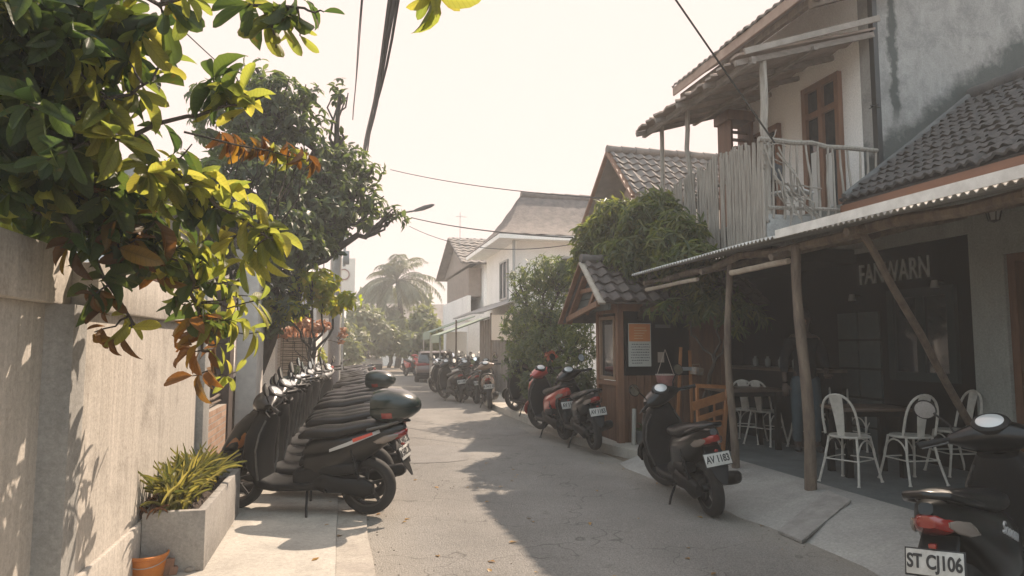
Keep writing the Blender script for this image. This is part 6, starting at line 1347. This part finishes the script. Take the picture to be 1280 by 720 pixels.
def table(label, x, y, sx, sy, rz=0):
    t = thing('cafe_table', label, 'table', (x, y, F0), rz, 'dark cafe tables')
    b = MB(); b.box((0, 0, .74), (sx, sy, .04), bev=.006); b.build('tabletop', mat('table_top', (.085, .055, .035), .5, var=(.05, .032, .022), vscale=6, stretch=(1, 5, 1)), t)
    b = MB(); b.box((0, 0, .69), (sx-.12, sy-.12, .06)); b.build('apron_frame', M_black, t)
    for i in (-1, 1):
        for j in (-1, 1): b = MB(); b.box((i*(sx/2-.07), j*(sy/2-.07), .36), (.06, .06, .72)); b.build('leg', M_black, t)
    return t
a = W(1080, 500, d=6.95); tt = table('dark wooden table between the white chairs nearest the road', a.x, a.y, .68, .52, -.24); tt.scale = (1, 1, .90)
a = W(985, 498, Z=F0+.75); table('dark table deeper in the terrace beside the standing person', a.x+.5, a.y+1.6, .8, .6, -.1)
# counter deep under the balcony
t = thing('counter', 'dark counter with small cups and jars along the black cafe front', 'counter', (6.0, 8.4, F0)); b = MB(); b.bx((-.25, -.9, 0), (.2, 1.2, .95)); b.build('counter_body', M_black, t); b = MB(); b.bx((-.3, -.95, .952), (.25, 1.25, .99)); b.build('counter_top', mat('table_top', (.085, .055, .035)), t)
for k in range(5):
    b = MB(); b.lathe([(0, 0), (.04, 0), (.045, .1), (.02, .13), (.02, .15), (0, .15)], n=12); o = b.build('jar', mat('jar_glass', (.18, .19, .18), .2)); o.location = (5.9+.03*k, 7.7+.35*k, F0+.992); tag(o, 'small glass jar on the dark counter', 'jar', 'jars on the dark counter')

# ------------------------------------------------------------------ person standing on the terrace
def person(loc, rz):
    t = thing('person', 'person in dark shirt and pale blue jeans standing behind the thick awning pole', 'person', loc, rz)
    def skin(name, verts, edges, rad, m, root=0):
        me = bpy.data.meshes.new(name); me.from_pydata(verts, edges, []); o = bpy.data.objects.new(name, me); COL.objects.link(o); o.parent = t
        md = o.modifiers.new('skin', 'SKIN'); md.use_smooth_shade = True
        for i, r_ in enumerate(rad): me.skin_vertices[0].data[i].radius = r_ if isinstance(r_, tuple) else (r_, r_); me.skin_vertices[0].data[i].use_root = i == root
        s_ = o.modifiers.new('sub', 'SUBSURF'); s_.levels = 2; s_.render_levels = 2
        me.materials.append(m); return o
    sk = mat('skin', (.06, .038, .028), .6); shirt = mat('shirt_dark', (.008, .010, .012), .9, var=(.012, .014, .016), spec=.1); jean = mat('jeans_pale', (.045, .07, .085), .85, var=(.03, .05, .06), vscale=9, bump=.3)
    v = [(0, 0, .93), (0, 0, 1.08), (-.01, 0, 1.25), (0, 0, 1.40), (.01, 0, 1.47), (.02, 0, 1.54), (.03, 0, 1.63), (.02, 0, 1.70),
         (0, .15, 1.38), (.0, .23, 1.16), (.12, .22, .98), (.20, .20, .95), (0, -.15, 1.38), (-.02, -.24, 1.14), (.04, -.25, .92), (.06, -.25, .84),
         (0, .09, .86), (.02, .10, .50), (-.01, .11, .10), (.10, .12, .03), (.0, -.09, .86), (.04, -.11, .50), (.03, -.12, .10), (.14, -.13, .03)]
    e = [(0, 1), (1, 2), (2, 3), (3, 4), (4, 5), (5, 6), (6, 7), (3, 8), (8, 9), (9, 10), (10, 11), (3, 12), (12, 13), (13, 14), (14, 15), (0, 16), (16, 17), (17, 18), (18, 19), (0, 20), (20, 21), (21, 22), (22, 23)]
    r_ = [(.12, .09), (.11, .08), (.12, .085), (.11, .07), .05, (.07, .08), (.09, .082), (.06, .06), .052, .042, .032, .026, .052, .042, .032, .028, .085, .058, .042, .035, .085, .058, .042, .035]
    skin('body', v, e, r_, sk)
    # clothes one shell further out
    skin('shirt', [(0, 0, .80), (0, 0, 1.08), (-.01, 0, 1.25), (0, 0, 1.39), (0, .155, 1.38), (0, .225, 1.16), (0, -.155, 1.38), (-.02, -.235, 1.14), (.11, .22, .99), (.035, -.25, .94)], [(0, 1), (1, 2), (2, 3), (3, 4), (4, 5), (3, 6), (6, 7), (5, 8), (7, 9)], [(.20, .15), (.17, .135), (.185, .135), (.15, .10), .075, .06, .075, .06, .05, .05], shirt)
    skin('trousers', [(0, 0, .96), (0, 0, .90), (0, .095, .82), (.02, .10, .50), (-.01, .11, .09), (0, -.095, .82), (.04, -.11, .50), (.03, -.12, .09)], [(0, 1), (1, 2), (2, 3), (3, 4), (1, 5), (5, 6), (6, 7)], [(.16, .125), (.165, .13), .105, .078, .062, .105, .078, .062], jean)
    b = MB(); b.ell((.0, 0, 1.665), (.10, .088, .10)); b.ell((-.03, 0, 1.63), (.085, .086, .10)); b.build('hair', mat('hair_black', (.012, .011, .01), .6), t)
    b = MB(); b.ell((.115, 0, 1.60), (.018, .012, .022)); b.ell((.10, 0, 1.565), (.012, .022, .007)); b.build('nose_and_mouth', mat('skin_dark', (.22, .12, .08), .55), t)
    for s_ in (-1, 1):
        b = MB(); b.ell((.106, s_*.032, 1.63), (.008, .013, .007)); b.build('eye', mat('eye_dark', (.03, .025, .02), .3), t)
        b = MB(); b.ell((.02, s_*.088, 1.61), (.018, .01, .03)); b.build('ear', sk, t)
        b = MB(); b.ell((.07, s_*.125, .035), (.13, .05, .04)); b.build('shoe', mat('shoe_dark', (.03, .03, .03), .6), t)
        hb = V(.22, .20, .945) if s_ > 0 else V(.065, -.25, .80); dr = V(.95, -.1, -.15).normalized() if s_ > 0 else V(.15, 0, -.98).normalized(); sd_ = V(0, 1, 0)
        b = MB(); b.loft([(hb-dr*.03, sd_*.028, dr.cross(sd_)*.016), (hb+dr*.03, sd_*.042, dr.cross(sd_)*.016), (hb+dr*.07, sd_*.04, dr.cross(sd_)*.013)], n=14)
        for k in range(4):
            f0 = hb+dr*.065+sd_*(.03-.02*k); f1 = f0+dr*(.035+.006*(k in (1, 2))); f2 = f1+dr*.02+dr.cross(sd_)*(-.018); b.tube([f0, f1, f2], [.0095, .0085, .007], 8)
        f0 = hb+dr*.0+sd_*.035; b.tube([f0, f0+dr*.03+sd_*.022, f0+dr*.055+sd_*.024], [.011, .0095, .008], 8); b.build('hand', sk, t)
    return t
a = W(1012, 575, Z=F0); person((5.60, 7.42, F0), R(-115))

# ------------------------------------------------------------------ air
hz = MB(); hz.bx((-340, -140, -1.2), (340, 520, 12.5)); hzo = hz.build('haze', bpy.data.materials.new('haze_air')); m = hzo.data.materials[0]; m.use_nodes = True
nt = m.node_tree; nt.nodes.remove(nt.nodes['Principled BSDF']); v = nt.nodes.new('ShaderNodeVolumePrincipled'); v.inputs['Color'].default_value = (1, 1, .99, 1); v.inputs['Density'].default_value = .005; v.inputs['Anisotropy'].default_value = .1
nt.links.new(v.outputs[0], nt.nodes['Material Output'].inputs['Volume']); tag(hzo, 'pale morning haze filling the street', 'haze', kind='stuff')
